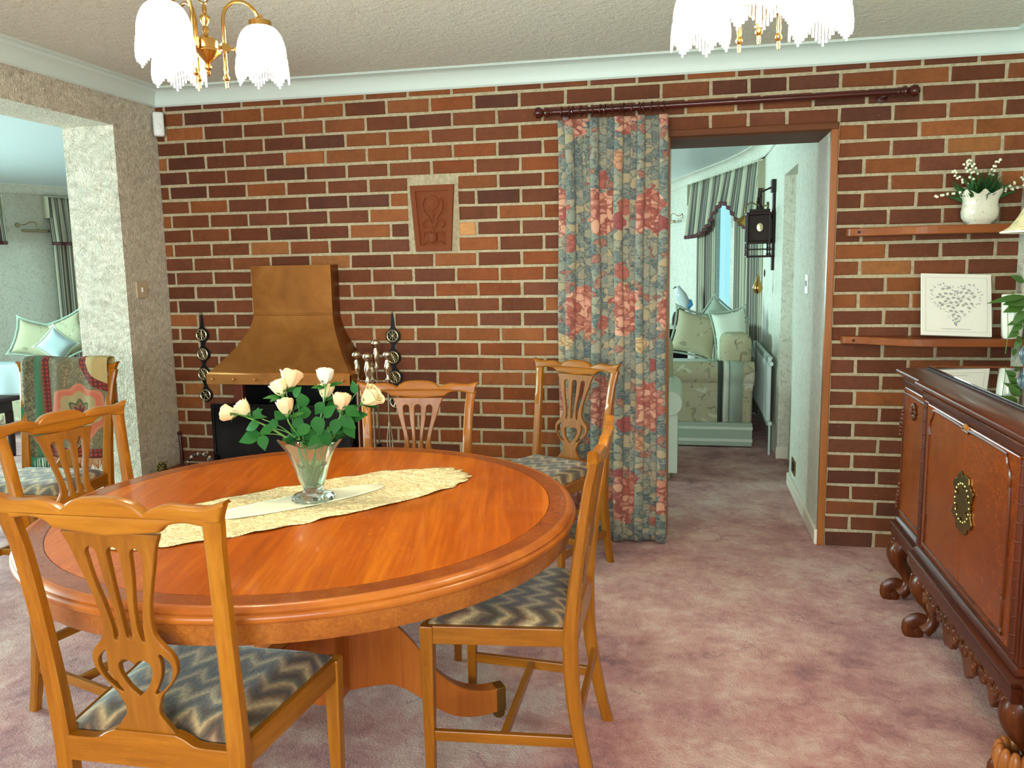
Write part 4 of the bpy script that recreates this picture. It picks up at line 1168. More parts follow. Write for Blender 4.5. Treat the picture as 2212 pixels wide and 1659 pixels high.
# ================================================================== CURTAIN POLE AND FLORAL CURTAIN
t = thing('curtain_pole', 'mahogany curtain pole across the brick wall above the doorway', 'curtain pole', (2.71, -.090, 2.057))
b = MB(); b.tube([(-.755, 0, -.003), (.755, 0, .003)], .0145, 16); b.build('pole', 'pole_wood', t)
fin = [(.0001, 0), (.014, 0), (.019, .006), (.015, .012), (.021, .022), (.024, .032), (.017, .042), (.013, .046), (.020, .052), (.0265, .066), (.024, .080), (.012, .090), (.0001, .093)]
for s in (-1, 1):
    b = MB(); b.lathe(fin, 24, Matrix.Translation((s*.745, 0, s*.003)) @ Matrix.Rotation(s*pi/2, 4, 'Y'), cap=False); b.build('finial', 'pole_wood', t)
    b = MB(); b.tube([(s*.70, .004, -.004), (s*.70, .080, -.004)], .009, 10); b.lathe([(.0001, 0), (.024, 0), (.024, .006), (.0001, .008)], 16, Matrix.Translation((s*.70, .084, -.004)) @ Matrix.Rotation(pi/2, 4, 'X'), cap=False); b.build('bracket', 'pole_wood', t)
t = thing('floral_curtain', 'floor-length blue-grey floral curtain with pink roses hanging at the left of the doorway', 'curtain', (1.985, -.090, 0))
folds = [0, .07, .15, .235, .31, .385, .46, .53, .60, .665, .73, .785, .85, .925, 1.0]
def cur(u, v):
    z = .015+2.003*v
    # piecewise folds of uneven width
    i = 0
    while i < len(folds)-2 and u > folds[i+1]: i += 1
    k = (u-folds[i])/(folds[i+1]-folds[i])
    am = .036+.012*sin(i*2.1)+.006*(1-v)
    y = -am*max(0, sin(pi*k))**.45*(1.1 if i % 3 else .75)+.008*sin(6*u+2*v)+.030
    x = .505*u-.0105*sin(2*pi*k)*(1.15-v*.4)+.004*sin(9*v+7*u)
    if v > .97: y *= .75
    return (x, y, z-.006*sin(u*13)*(1-v)**6)
b = MB(); b.grid(cur, 280, 44, lambda u, v: (u*.80, v*2.0)); b.build('curtain_cloth', 'floral', t, solid=.003)
for i in range(17):
    x = .02+.47*i/16+.006*sin(i*2.3); z = 2.0565-.0034+ .0
    b = MB(); b.torus((0, 0, 0), .0225, .0036, 22, 6, axis='x'); b.build('curtain_ring', 'pole_wood', t, loc=(x, 0, z), rot=(0, 0, .25*sin(i*1.7)))

# ================================================================== SHELVES
def shelf(name, x0, x1, z1, th, dep, label):
    front = sm2([(x0, -.022), (x0+.02, -.045), (x0+.10, -.075), (x0+.22, -dep*.80), (x0+.34, -dep), (x1, -dep)], 5)
    b = MB(); n = len(front); vs = [(x, y, z1-th) for x, y in front]+[(x, y, z1) for x, y in front]+[(x1, -.001, z1-th), (x0, -.001, z1-th), (x1, -.001, z1), (x0, -.001, z1)]
    fs = [(i, i+1, n+i+1, n+i) for i in range(n-1)]+[tuple(range(n-1, -1, -1))+(2*n+1, 2*n), tuple(range(n, 2*n))+(2*n+2, 2*n+3), (0, n, 2*n+3, 2*n+1), (n-1, 2*n, 2*n+2, 2*n-1)]
    b.add(vs, fs); o = b.build(name, 'shelf_wood', smooth=False, bevel=.005, angle=30)
    tag(o, label, 'shelf', 'dark wooden wall shelves')
    c = MB(); c.ball((x0+.045, -.062, z1-th*.5), .006, 10, 6); c.build('peg', 'pole_wood', o)
    return o
shelf('wall_shelf', 3.285, 3.998, 1.490, .036, .17, 'upper wooden wall shelf carrying the lily-of-the-valley pot')
shelf('wall_shelf', 3.280, 3.998, 1.006, .034, .19, 'lower wooden wall shelf carrying the heart picture and ivy')

# lily of the valley pot
LX, LY, LZ = 3.806, -.095, 1.490
t = thing('lily_pot', 'white porcelain pot of lily-of-the-valley on the upper shelf', 'potted plant', (LX, LY, LZ))
n = 72; b = MB(); vs = []; fs = []
prof = [(.0001, 0, 0), (.60, 0, 0), (.62, .006, 0), (.80, .016, 0), (.93, .032, 0), (.96, .055, 0), (.90, .080, 0), (.90, .100, 0), (.98, .120, .4), (1.08, .136, 1), (1.04, .135, 1), (.92, .115, .4), (.84, .09, 0), (.80, .06, 0), (.0001, .055, 0)]
for r_, z, k in prof:
    for i in range(n):
        a = 2*pi*i/n; q = (abs(cos(a))**3.2+abs(sin(a))**3.2)**(-1/3.2)
        wav = k*(.007*cos(8*a)+.004*cos(12*a)+.008*max(0, cos(4*a-pi))**6)
        rr_ = r_*(1+.06*k*max(0, -cos(4*a))**3)
        vs.append((.074*rr_*cos(a)*q, .050*rr_*sin(a)*q, z+wav))
for j in range(len(prof)-1):
    for i in range(n): a, q = j*n+i, j*n+(i+1) % n; fs.append((a, q, q+n, a+n))
b.add(vs, fs); b.build('pot', 'pot', t)
b = MB(); rr = random.Random(2)
for i in range(130):
    a = rr.uniform(0, 2*pi); sp = rr.random()**.6; L = rr.uniform(.09, .158)*(1.15-.35*sp)
    base = Vector((rr.uniform(-.035, .035), rr.uniform(-.02, .02), .09)); d = Vector((cos(a)*sp*1.2, sin(a)*sp*.7, 1.15-sp*.75)).normalized()
    leaf_mesh(b, base, d, L, rr.uniform(.007, .018), (sin(a), -cos(a), .4), seg=5)
b.build('blade_leaves', 'grass_leaf', t)['kind'] = 'stuff'
for k, pts in enumerate([((2105, 405), (2075, 385), (2058, 366)), ((2108, 400), (2095, 372), (2085, 348)), ((2115, 395), (2105, 360), (2090, 341)), ((2135, 395), (2145, 365), (2158, 342)), ((2090, 415), (2055, 415), (2018, 424)), ((2150, 415), (2185, 405), (2222, 397)), ((2155, 412), (2180, 400), (2218, 378))]):
    P = smoothpts([bp(x, y, y=-.095-.03*sin(k*2))-t.location for x, y in pts], 8)
    e = MB(); e.tube([Vector((0, 0, .09))]+P, .0011, 5); st = e.build('flower_spray', 'leaf_light', t)
    for i in range(9):
        p = P[int((.35+.62*i/8)*(len(P)-1))]; s = -1 if i % 2 else 1
        f = MB(); f.lathe([(.0001, .003), (.0035, .002), (.0052, -.002), (.0058, -.006), (.0045, -.006), (.0001, -.001)], 10, cap=False)
        f.build('bell_flower', 'bell', st, loc=p+Vector((s*.006, rr.uniform(-.004, .004), -.003+rr.uniform(-.003, .004))), rot=(rr.uniform(-.5, .5), rr.uniform(-.6, .6), 0))

# heart picture
bl, br, tl, tr = bp(1988, 719, y=-.155), bp(2145, 727, y=-.155), bp(2008, 590, y=-.07), bp(2157, 590, y=-.07)
ex = ((br-bl)+(tr-tl)).normalized(); ez = ((tl-bl)+(tr-br)); ez = (ez-ex*ez.dot(ex)).normalized(); ey = ez.cross(ex)
Wf = ((br-bl).length+(tr-tl).length)/2; Hf = ((tl-bl).length+(tr-br).length)/2
t = thing('heart_picture', 'square white box picture of a leafy heart leaning on the lower shelf', 'picture', (0, 0, 0))
mw = Matrix.Identity(4); cen = (bl+br)/2
for i in range(3): mw[i][0], mw[i][1], mw[i][2], mw[i][3] = ex[i], ey[i], ez[i], cen[i]
t.matrix_world = mw
lo = min((mw @ Vector((s*Wf/2, y_, 0))).z for s in (-1, 1) for y_ in (0, .018)); t.location.z += 1.007-lo
b = MB(); b.box(-Wf/2, Wf/2, 0, .008, .0, Hf); b.build('front_panel', 'paper_white', t, smooth=False, bevel=.002)
b = MB(); b.box(-Wf/2+.004, Wf/2-.004, .010, .018, .001, Hf-.004); b.build('back_board', 'paper_white', t, smooth=False, bevel=.002)
b = MB(); m = .018
for q in ((-Wf/2+m, Wf/2-m, m, m+.0008), (-Wf/2+m, Wf/2-m, Hf-m-.0008, Hf-m), (-Wf/2+m, -Wf/2+m+.0008, m, Hf-m), (Wf/2-m-.0008, Wf/2-m, m, Hf-m)): b.box(q[0], q[1], -.0006, 0, q[2], q[3])
b.build('printed_border', 'ink_grey', t, smooth=False)
def heart(a): return (.0062*16*sin(a)**3, .0062*(13*cos(a)-5*cos(2*a)-2*cos(3*a)-cos(4*a)))
b = MB(); b2 = MB(); rr = random.Random(12)
def flat_leaf(B, x, z, a, L, W_):
    pts = [(0, 0), (L*.3, W_*.45), (L*.65, W_*.4), (L, 0), (L*.65, -W_*.4), (L*.3, -W_*.45)]
    B.add([(x+p*cos(a)-q*sin(a), -.0007, z+p*sin(a)+q*cos(a)) for p, q in pts], [(0, 1, 2, 3, 4, 5)])
zc = Hf*.56
for row in range(9):
    for col in range(-4, 5):
        x = col*.021+(row % 2)*.010; z = .084-row*.0195
        poly = [(.86*heart(2*pi*k/60)[0], .86*heart(2*pi*k/60)[1]) for k in range(60)]; inside = False; zz = z-.012
        for k in range(60):
            (ax_, az_), (bx_, bz_) = poly[k], poly[k-1]
            if (az_ > zz) != (bz_ > zz) and x < (bx_-ax_)*(zz-az_)/(bz_-az_)+ax_: inside = not inside
        z -= .012
        if inside: flat_leaf(b, x-.009, zc+z, rr.uniform(-.7, .9), .020, .0115)
b.build('printed_leaves', 'ink_grey', t, smooth=False)
for i in range(130):
    a = 2*pi*i/130; x, z = heart(a); x += rr.uniform(-.008, .008); z += rr.uniform(-.008, .008)
    flat_leaf(b2, x, zc+z, rr.uniform(0, 6.28), rr.uniform(.003, .009), rr.uniform(.002, .005))
b2.build('printed_sprigs', 'ink_dark', t, smooth=False)
b = MB()
for sgn in (1, -1):
    P = smoothpts([(sgn*.075, -.0009, zc+.03*sgn), (sgn*.03, -.0009, zc+.012*sgn), (-sgn*.005, -.0009, zc+.026*sgn)], 6); b.tube(P, .0007, 4)
P = [(-.062+.118*i/150, -.0008, .030+.0022*sin(i*.9)*(1 if i % 17 else 0)+.0012*sin(i*2.3)) for i in range(151)]
b.tube(P, .00035, 4); b.build('printed_script', 'ink_grey', t)

# ivy pot and sideboard ornament, table lamp
t = thing('ivy_pot', 'white pot of trailing ivy at the right end of the lower shelf', 'potted plant', (3.948, -.135, 1.006))
b = MB(); b.lathe([(.0001, 0), (.034, 0), (.040, .01), (.044, .10), (.047, .185), (.043, .188), (.040, .18), (.0001, .17)], 32, cap=False); b.build('pot', 'porcelain', t)
b = MB(); rr = random.Random(8)
for (x, y, dx, dy, L, W_) in [(2215, 640, -1, .1, .15, .032), (2222, 650, -1, .05, .10, .05), (2212, 660, -1, .25, .085, .045), (2215, 672, -.8, .8, .075, .035), (2208, 700, -.9, .6, .055, .03), (2200, 715, -.8, .5, .05, .03), (2205, 735, -.6, .8, .045, .03), (2192, 752, -.1, 1, .035, .02), (2212, 610, -.6, -.4, .06, .04), (2218, 690, -.9, .2, .08, .03), (2196, 728, .7, .5, .04, .03)]:
    p = bp(x, y, y=-.20)-t.location; leaf_mesh(b, p, V_R*dx-V_U*dy, L, W_, tuple(-V_FWD+V_U*.6), fold=.1)
b.build('ivy_leaves', 'ivy_leaf', t)
b = MB(); b.tube(smoothpts([(0, 0, .17), (-.03, -.06, .20), (-.045, -.07, .12), (-.04, -.075, .03), (-.045, -.075, -.06)], 6), .0015, 5); b.build('stem', 'stem', t)
t = thing('ceramic_ornament', 'small grey-blue ceramic ornament at the back corner of the sideboard top', 'ornament', (3.845, -.665, .945))
b = MB(); b.lathe([(.0001, 0), (.034, 0), (.036, .006), (.046, .03), (.050, .055), (.040, .078), (.026, .086), (.022, .092), (.018, .088), (.0001, .08)], 28, cap=False, lobes=6, amp=.04); b.build('ornament_body', 'blue_glass', t)
b = MB(); b.ball((-.046, -.01, .05), .012, 10, 6, (1, .6, 1.8)); b.build('handle', 'blue_glass', t)
t = thing('table_lamp', 'table lamp with a flared patterned shade, cut off by the right edge of the photo', 'lamp', (3.83, -.80, .945))
b = MB(); b.lathe([(.0001, 0), (.065, 0), (.065, .012), (.02, .03), (.028, .08), (.045, .16), (.04, .26), (.018, .36), (.012, .46), (.012, .56), (.0001, .56)], 28, cap=False); b.build('lamp_base', 'porcelain', t)
b = MB(); vs = []; fs = []; n = 48
for j in range(13):
    k = j/12; r_ = .165-.115*(k**.6); z = .492+.20*k
    for i in range(n): vs.append((r_*cos(2*pi*i/n), r_*sin(2*pi*i/n), z))
for j in range(12):
    for i in range(n): a, q = j*n+i, j*n+(i+1) % n; fs.append((a, q, q+n, a+n))
b.add(vs, fs); b.build('lamp_shade', 'lampshade', t, solid=.003)
b = MB(); b.torus((0, 0, .492), .165, .0035, 48, 6); b.build('shade_trim', 'bell', t)
# ================================================================== SIDEBOARD
t = thing('sideboard', 'dark carved antique sideboard along the right wall with a brass door plate', 'sideboard', (3.40, -1.43, 0))
SB = t
b = MB(); b.box(.0, .585, -.455, .455, .32, .875); b.box(.022, .585, -.82, .82, .32, .875); b.build('carcass', 'side_wood_v', t, smooth=False, bevel=.004)
def sweepfront(name, prof, mat, yl=.82, br=.46, step=.022, back=.59):
    """moulding profile (projection, z) run round the breakfront plan"""
    plan = [(back, yl), (step, yl), (step, br), (0, br), (0, -br), (step, -br), (step, -yl), (back, -yl)]
    P = [Vector((x, y, 0)) for x, y in plan]; vs = []; n = len(prof)
    for i, p in enumerate(P):
        d0 = (P[i]-P[i-1]).normalized() if i else (P[1]-P[0]).normalized(); d1 = (P[i+1]-P[i]).normalized() if i < len(P)-1 else d0
        n0 = Vector((-d0.y, d0.x, 0)); n1 = Vector((-d1.y, d1.x, 0)); m = (n0+n1)
        m = m.normalized()/max(.4, m.normalized().dot(n0))
        for pr_, z in prof: vs.append(p-m*pr_+Vector((0, 0, z)))
    fs = []
    for i in range(len(P)-1):
        for j in range(n-1): a = i*n+j; fs.append((a, a+1, a+n+1, a+n))
    fs.append(tuple(i*n for i in range(len(P)))); fs.append(tuple(i*n+n-1 for i in range(len(P))))
    b = MB(); b.add(vs, fs); return b.build(name, mat, t)
sweepfront('top', [(-.03, .866), (.006, .866), (.010, .872), (.012, .880), (.007, .885), (.010, .889), (.010, .900), (.016, .905), (.030, .909), (.033, .916), (.031, .924), (.022, .930), (-.03, .932)], 'side_wood')
b = MB()
for i in range(92):
    y = -.452+.904*i/91; b.ball((-.0125, y, .8945), .0048, 6, 4)
b.build('beading', 'carved', t)['kind'] = 'stuff'
b = MB(); b.box(.085, .575, -.80, .80, .930, .9385); b.build('glass_rim', 'dark_wood', t, smooth=False, bevel=.003)
def _mir():
    q = NT('polished_glass_top'); q.set(Base_Color=lin('#2a120a'), Roughness=.015, Coat_Weight=1.0, Coat_Roughness=.0, Coat_IOR=2.4, Specular_IOR_Level=1.0); return q.m
MAT['glass_top'] = _mir()
b = MB(); b.box(.092, .568, -.793, .793, .9385, .9445); b.build('glass_top', 'glass_top', t, smooth=False, bevel=.002)
sweepfront('plinth_moulding', [(-.03, .252), (.020, .252), (.024, .258), (.024, .292), (.018, .296), (.026, .300), (.028, .308), (.022, .314), (.012, .318), (.014, .324), (.010, .331), (.002, .338), (-.03, .338)], 'side_wood')
# doors with shaped raised mouldings
for s in (-1, 1):
    b = MB(); b.box(-.010, .0, min(s*.002, s*.40), max(s*.002, s*.40), .362, .862); d_ = b.build('door', 'side_panel', t, smooth=False, bevel=.003)
    pts = [(0, .845), (.03, .845), (.045, .852), (.30, .852), (.325, .845), (.335, .825), (.350, .815), (.357, .79), (.352, .765), (.362, .75), (.362, .50), (.352, .485), (.357, .465), (.355, .40), (.335, .380), (0, .380)]
    b = MB(); b.tube([(-.0115, s*y, z) for y, z in sm2(pts, 3)], .0045, 6); b.build('door_moulding', 'carved', d_)
    b = MB(); b.box(-.006, .001, min(s*.405, s*.452), max(s*.405, s*.452), .345, .865); b.build('pilaster', 'side_wood_v', t, smooth=False, bevel=.002)
    b = MB(); b.tube([(-.006, s*.428, .35), (-.006, s*.428, .86)], .010, 10)
    for q in range(11): b.torus((-.006, s*.428, .365+.048*q), .0095, .0028, 12, 6)
    b.build('turned_column', 'side_wood_v', t)
    # outer cupboard with carved ornaments
    b = MB(); b.box(.012, .022, min(s*.485, s*.80), max(s*.485, s*.80), .350, .862); d_ = b.build('door', 'side_panel', t, smooth=False, bevel=.003)
    b = MB(); b.tube([(.0105, s*y, z) for y, z in sm2([(.51, .84), (.775, .84), (.785, .82), (.785, .40), (.775, .375), (.51, .375), (.50, .40), (.50, .82), (.51, .84)], 3)], .004, 6); b.build('door_moulding', 'carved', d_)
    b = MB()
    for k in range(8):
        a = 2*pi*k/8; b.ball((.008, s*.645+.022*cos(a), .79+.022*sin(a)), .012, 8, 6, (.5, 1, 1))
    b.ball((.004, s*.645, .79), .010, 10, 6); b.build('carved_rosette', 'carved', d_)
    for zc in (.72, .43):
        b = MB()
        for k in range(7):
            b.ball((.008, s*(.812-.004*k), zc+.016*(k-3)), .013-.001*abs(k-3), 8, 6, (.8, .7, 1.2))
        b.build('carved_drop', 'carved', t)
b = MB(); b.lathe([(.0001, 0), (.024, 0), (.022, .004), (.0001, .006)], 24, Matrix.Translation((-.010, 0, .8565)) @ Matrix.Rotation(-pi/2, 4, 'Y') @ Matrix.Scale(.45, 4, (1, 0, 0)), cap=False); b.build('oval_inlay', 'chair_wood', t)
# pierced brass plate across the door joint
rr = random.Random(6); ol = []
for i in range(96):
    a = 2*pi*i/96; r_ = .045*(1+.50*abs(sin(2*a))**1.6+.62*abs(sin(a))**10+.10*cos(10*a)+.06*cos(22*a+1)); ol.append((r_*cos(a)*1.05, r_*sin(a)*1.05))
holes = [[(x+.007*cos(2*pi*k/10), z+.009*sin(2*pi*k/10)) for k in range(10)] for x, z in ((.03, .02), (-.03, .02), (.03, -.02), (-.03, -.02), (0, .046), (0, -.046))]
pl = plate('brass_plate', [ol]+holes, .005, 'old_brass', t, bevel=.001, loc=(-.0135, -.015, .632), rot=(0, 0, pi/2)); pl.scale = (1.45, 1, 1.15)
b = MB()
for k in range(20):
    a = 2*pi*k/20; b.ball((.044*cos(a), .003, .050*sin(a)), .0055, 6, 4, (1, .6, 1))
b.build('scrollwork', 'old_brass', pl)
b = MB(); b.tube(smoothpts([(-.022, -.006, .01), (-.018, -.012, -.014), (0, -.014, -.022), (.018, -.012, -.014), (.022, -.006, .01)], 5), .0035, 8); b.build('drop_handle', 'old_brass', pl)
# legs: scrolled cabriole with acanthus knee
def leg(y, paw=False):
    P = smoothpts([(.050, 0, .255), (.012, 0, .235), (-.014, 0, .200), (-.010, 0, .160), (.016, 0, .120), (.030, 0, .085), (.022, 0, .050), (-.002, 0, .026)], 6)
    R = [p.x for p in smoothpts([(.034, 0, 0), (.044, 0, 0), (.042, 0, 0), (.033, 0, 0), (.025, 0, 0), (.023, 0, 0), (.026, 0, 0), (.030, 0, 0)], 6)]
    b = MB(); b.tube(P, R, 14); l = b.build('leg', 'carved', t, loc=(.03, y, 0))
    b = MB(); b.tube(smoothpts([(.01, 0, .05), (-.02, 0, .062), (-.045, 0, .048), (-.048, 0, .024), (-.030, 0, .012), (-.016, 0, .024), (-.024, 0, .036)], 5), [.0125]*12+[.0115]*12+[.009]*7, 10, flat=2.3); b.build('scroll_foot', 'carved', l)
    b = MB()
    for k in range(9):
        a = -1+2*k/8; b.ball((-.030-.006*(1-abs(a)), .030*a, .205+.022*(1-abs(a))-.02*(k % 2)), .013, 8, 6, (.7, .6, 1.5))
    b.ball((-.034, 0, .238), .016, 10, 8, (.8, 1.1, .8))
    b.build('acanthus_knee', 'carved', l)
    b = MB(); b.torus((-.034, 0, .228), .014, .005, 16, 6, axis='y'); b.build('knee_scroll', 'carved', l)
    if paw:
        b = MB()
        for k in range(7):
            a = pi/2+pi*k/6; b.ball((.0+.046*cos(a), .046*sin(a), .058), .021, 10, 8, (.9, .9, 2.6))
        b.build('reeded_toe', 'frame_wood', l)
    return l
for y, pw in ((.80, False), (.455, False), (-.42, True), (-.80, False)): leg(y, pw)
for y in (.78, -.78):
    b = MB(); b.box(.52, .575, y-.025, y+.025, 0, .26); b.build('leg', 'carved', t, smooth=False, bevel=.006)
# carved apron
ol = [(-.40, .255)]+[(-.40+.8*i/80, .165+.035*cos(2*pi*i/20)-.030*cos(2*pi*i/80)*-1*.6+.008*cos(2*pi*i/7)) for i in range(81)]+[(.40, .255)]
ap = plate('carved_apron', [ol], .022, 'carved', t, bevel=.004, loc=(.016, .02, 0), rot=(0, 0, pi/2))
b = MB(); rr = random.Random(31)
for i in range(62):
    x = -.38+.76*i/61; zz = .205+.026*sin(i*.95); b.ball((x, .012, zz), rr.uniform(.010, .017), 8, 6, (1.2, .6, 1))
b.build('carved_foliage', 'carved', ap)['kind'] = 'stuff'

# ================================================================== PENDANT LIGHTS
def pendant(name, x, y, zh, arms, label, bulb):
    t = thing(name, label, 'ceiling light', (x, y, zh), 0, 'brass three-arm pendants with bead-fringed shades')
    b = MB(); b.lathe([(.0001, -.068), (.004, -.066), (.006, -.060), (.003, -.055), (.009, -.050), (.010, -.045), (.005, -.040), (.008, -.036), (.030, -.016), (.034, -.012), (.032, -.006), (.029, -.004), (.029, .014), (.026, .018), (.008, .028), (.006, .034), (.008, .042), (.005, .050), (.012, .062), (.012, .072), (.005, .080), (.006, .092), (.003, .104), (.0001, .106)], 32, cap=False)
    b.build('brass_hub', 'brass', t)
    b = MB(); b.torus((0, 0, .120), .016, .0022, 20, 6, axis='y'); b.build('ring', 'old_brass', t)
    z = .140; k = 0; b = MB()
    while z < ZC-zh-.05:
        b.torus((0, 0, z), .0105, .0018, 14, 6, axis='xy'[k % 2]); z += .0165; k += 1
    b.build('chain', 'old_brass', t)['kind'] = 'stuff'
    b = MB(); b.tube([(.004, 0, .10), (.006, .004, .20), (.003, 0, ZC-zh-.03)], .0018, 6); b.build('flex', 'bell', t)
    b = MB(); b.lathe([(.0001, ZC-zh-.045), (.012, ZC-zh-.042), (.020, ZC-zh-.030), (.046, ZC-zh-.014), (.050, ZC-zh), (.0001, ZC-zh)], 32, cap=False); b.build('ceiling_rose', 'brass', t)
    for ang in arms:
        a = radians(ang); e = bpy.data.objects.new('arm', None)
        dx, dy = cos(a), sin(a)
        mt = Matrix.Rotation(a, 4, 'Z')
        b = MB(); r0, r1 = .044, .137; rc = (r0+r1)/2; rad = (r1-r0)/2
        pts = [(r0, 0, -.060), (r0, 0, .0), (r0, 0, .070)]+[(rc-rad*cos(q), 0, .070+rad*sin(q)*1.1) for q in [pi*i/14 for i in range(1, 14)]]+[(r1, 0, .088)]
        b.tube(pts, .0046, 10, mt); arm = b.build('arm', 'brass', t)
        b = MB(); b.tube([(.026, 0, .004), (r0+.012, 0, .004)], .005, 8, mt); b.box(r0-.009, r0+.009, -.008, .008, -.006, .014, mt)
        b.tube([(r0+.009, 0, .004), (r0+.024, 0, .004)], .003, 8, mt); b.ball((r0+.026, 0, .004), .006, 8, 6, mt=mt); b.build('tap', 'brass', arm)
        b = MB(); b.lathe([(.0001, -.094), (.003, -.093), (.0045, -.085), (.0035, -.076), (.008, -.070), (.008, -.066), (.004, -.060), (.006, -.048), (.0045, -.04), (.0001, -.04)], 14, Matrix.Translation((r0*dx, r0*dy, 0)), cap=False); b.build('finial', 'brass', arm)
        c = Vector((r1*dx, r1*dy, 0))
        b = MB(); b.lathe([(.006, .096), (.010, .088), (.026, .082), (.0285, .080), (.0285, .066), (.026, .064), (.0001, .068)], 28, Matrix.Translation(c), cap=False); b.build('gallery', 'brass', arm)
        b = MB(); prof = [(.024, .068)]+[(.022+.0395*sin(q), -.004+.072*cos(q)) for q in [pi/2*i/9 for i in range(1, 10)]]+[(.0615, -.018), (.0595, -.020)]
        b.lathe(prof, 40, Matrix.Translation(c), cap=False); sh = b.build('glass_shade', 'lit_shade', t)
        b = MB(); N = 56
        for i in range(N):
            q = 2*pi*i/N; k = (i % 8)/8; dz = .032+.028*(1-abs(2*k-1))**1.0
            x0, y0 = c.x+.0615*cos(q), c.y+.0615*sin(q); x1, y1 = c.x+.0645*cos(q), c.y+.0645*sin(q)
            b.tube([(x0, y0, -.012), (x1, y1, -.018-dz*.5), (x1, y1, -.012-dz)], .0023, 5)
        b.build('bead_fringe', 'beads', sh)['kind'] = 'stuff'
        l = bpy.data.lights.new('bulb', 'POINT'); l.energy = bulb; l.color = (1, .77, .50); l.shadow_soft_size = .03
        o = bpy.data.objects.new('bulb', l); COL.objects.link(o); o.location = Vector((x, y, zh))+c+Vector((0, 0, -.06))
        # light leaving upwards through the open neck of the glass
    return t
pendant('pendant_light', 1.416, -2.100, 1.896, [47, 260, 152], 'brass three-arm pendant light at upper left with white bead-fringed shades', BULB)
pendant('pendant_light', 2.724, -2.100, 1.896, [16, 152, 266], 'three-arm pendant light at top right, only its bead-fringed shades visible', BULB)

# ================================================================== SMALL WALL FITTINGS
b = MB(); b.box(-.027, .027, -.018, .018, -.062, .062); o = b.build('alarm_sensor', 'plastic', bevel=.012, seg=4, loc=(-.118, -.040, 2.112), rot=(0, 0, radians(35)))
tag(o, 'white alarm sensor high in the corner where the pier meets the brick', 'alarm sensor')
b = MB(); b.ball((0, -.018, -.012), .012, 12, 8, (1, .25, 1.2)); b.build('lens', 'plastic', o)
def switch(name, loc, rz, mat, label, cat='light switch', hh=.043, ww=.043):
    b = MB(); b.box(-ww, ww, -.008, 0, -hh, hh); o = b.build(name, mat, smooth=False, bevel=.003, loc=loc, rot=(0, 0, rz)); tag(o, label, cat)
    return o
o = switch('light_switch', (XL, -.232, 1.262), pi/2, 'plastic_beige', 'beige light switch on the papered pier'); b = MB(); b.box(-.006, .006, -.013, -.007, -.012, .012); b.build('rocker', 'plastic', o, smooth=False, bevel=.002)
o = switch('thermostat', (3.21, .60, 1.228), -pi/2, 'plastic', 'small white thermostat with a dark display on the passage wall', 'thermostat', .052, .036); b = MB(); b.box(-.015, .015, -.011, -.007, -.012, .018); b.build('display', 'black', o, smooth=False)
o = switch('floor_socket', (3.21, .90, .165), -pi/2, 'old_brass', 'brown socket plate low on the passage wall', 'socket', .043, .07); b = MB(); b.box(-.03, .03, -.012, -.007, -.02, .02); b.build('socket_face', 'black', o, smooth=False)

# ================================================================== LOUNGE
# radiator
t = thing('radiator', 'white panel radiator on the lounge wall beyond the doorway', 'radiator', (3.175, 2.62, 0))
b = MB(); b.box(-.025, .0, -.66, .66, .20, .68); b.build('panel', 'radiator', t, smooth=False, bevel=.006)
for k in range(26):
    y = -.64+1.28*k/25; b = MB(); b.box(-.030, -.024, y-.010, y+.010, .235, .645); b.build('flute', 'radiator', t, smooth=False, bevel=.002)
b = MB(); b.box(-.024, .004, -.655, .655, .672, .686); b.build('top_grille', 'radiator', t, smooth=False)
for z in (.645, .225):
    b = MB(); b.lathe([(.0001, -.02), (.016, -.02), (.018, 0), (.014, .03), (.0001, .03)], 14, Matrix.Translation((-.008, -.69, z)) @ Matrix.Rotation(pi/2, 4, 'X'), cap=False); b.build('valve', 'radiator', t)
b = MB(); b.tube([(-.008, -.70, .21), (-.008, -.70, .0)], .008, 8); b.build('pipe', 'radiator', t)

# ornate hanging wall clock
t = thing('wall_clock', 'dark carved wooden chain clock on the lounge wall with a brass pear weight', 'clock', (3.19, 2.36, 1.585))
b = MB(); b.box(-.0, .018, -.035, .035, -.30, .34); b.box(-.012, .018, -.05, .05, .26, .35); b.build('back_board', 'dark_wood', t, smooth=False, bevel=.004)
b = MB(); b.box(-.17, -.01, -.075, .075, -.09, .10); b.build('case', 'dark_wood', t, smooth=False, bevel=.005)
b = MB(); b.box(-.185, -.005, -.09, .09, .10, .118); b.box(-.165, -.02, -.07, .07, .118, .14); b.box(-.185, -.005, -.09, .09, -.105, -.09); b.build('cornice', 'dark_wood', t, smooth=False, bevel=.003)
b = MB()
for sx in (-.175, -.02):
    for sy in (-.082, .082): b.lathe([(.0001, -.20), (.008, -.195), (.010, -.18), (.005, -.165), (.010, -.15), (.006, -.12), (.010, -.10), (.007, 0), (.010, .1), (.0001, .1)], 10, Matrix.Translation((sx, sy, 0)), cap=False)
b.build('corner_post', 'dark_wood', t)
b = MB(); b.box(-.18, -.01, -.085, .085, -.205, -.19); b.box(-.18, -.01, -.085, .085, -.15, -.142); b.build('gallery_rail', 'dark_wood', t, smooth=False, bevel=.003)
b = MB(); b.lathe([(.0001, 0), (.020, 0), (.022, .004), (.0001, .006)], 24, Matrix.Translation((-.09, -.076, .01)) @ Matrix.Rotation(pi/2, 4, 'X') @ Matrix.Scale(1.35, 4, (0, 1, 0)), cap=False); b.build('clock_face', 'dull_brass', t)
b = MB()
for k in range(5): b.ball((-.09+.014*cos(k*1.3), 0, .15+.022*k), .014-.001*k, 8, 6)
b.tube([(-.09, 0, .14), (-.09, 0, .26), (0, 0, .30)], .007, 8); b.build('crest', 'dark_wood', t)
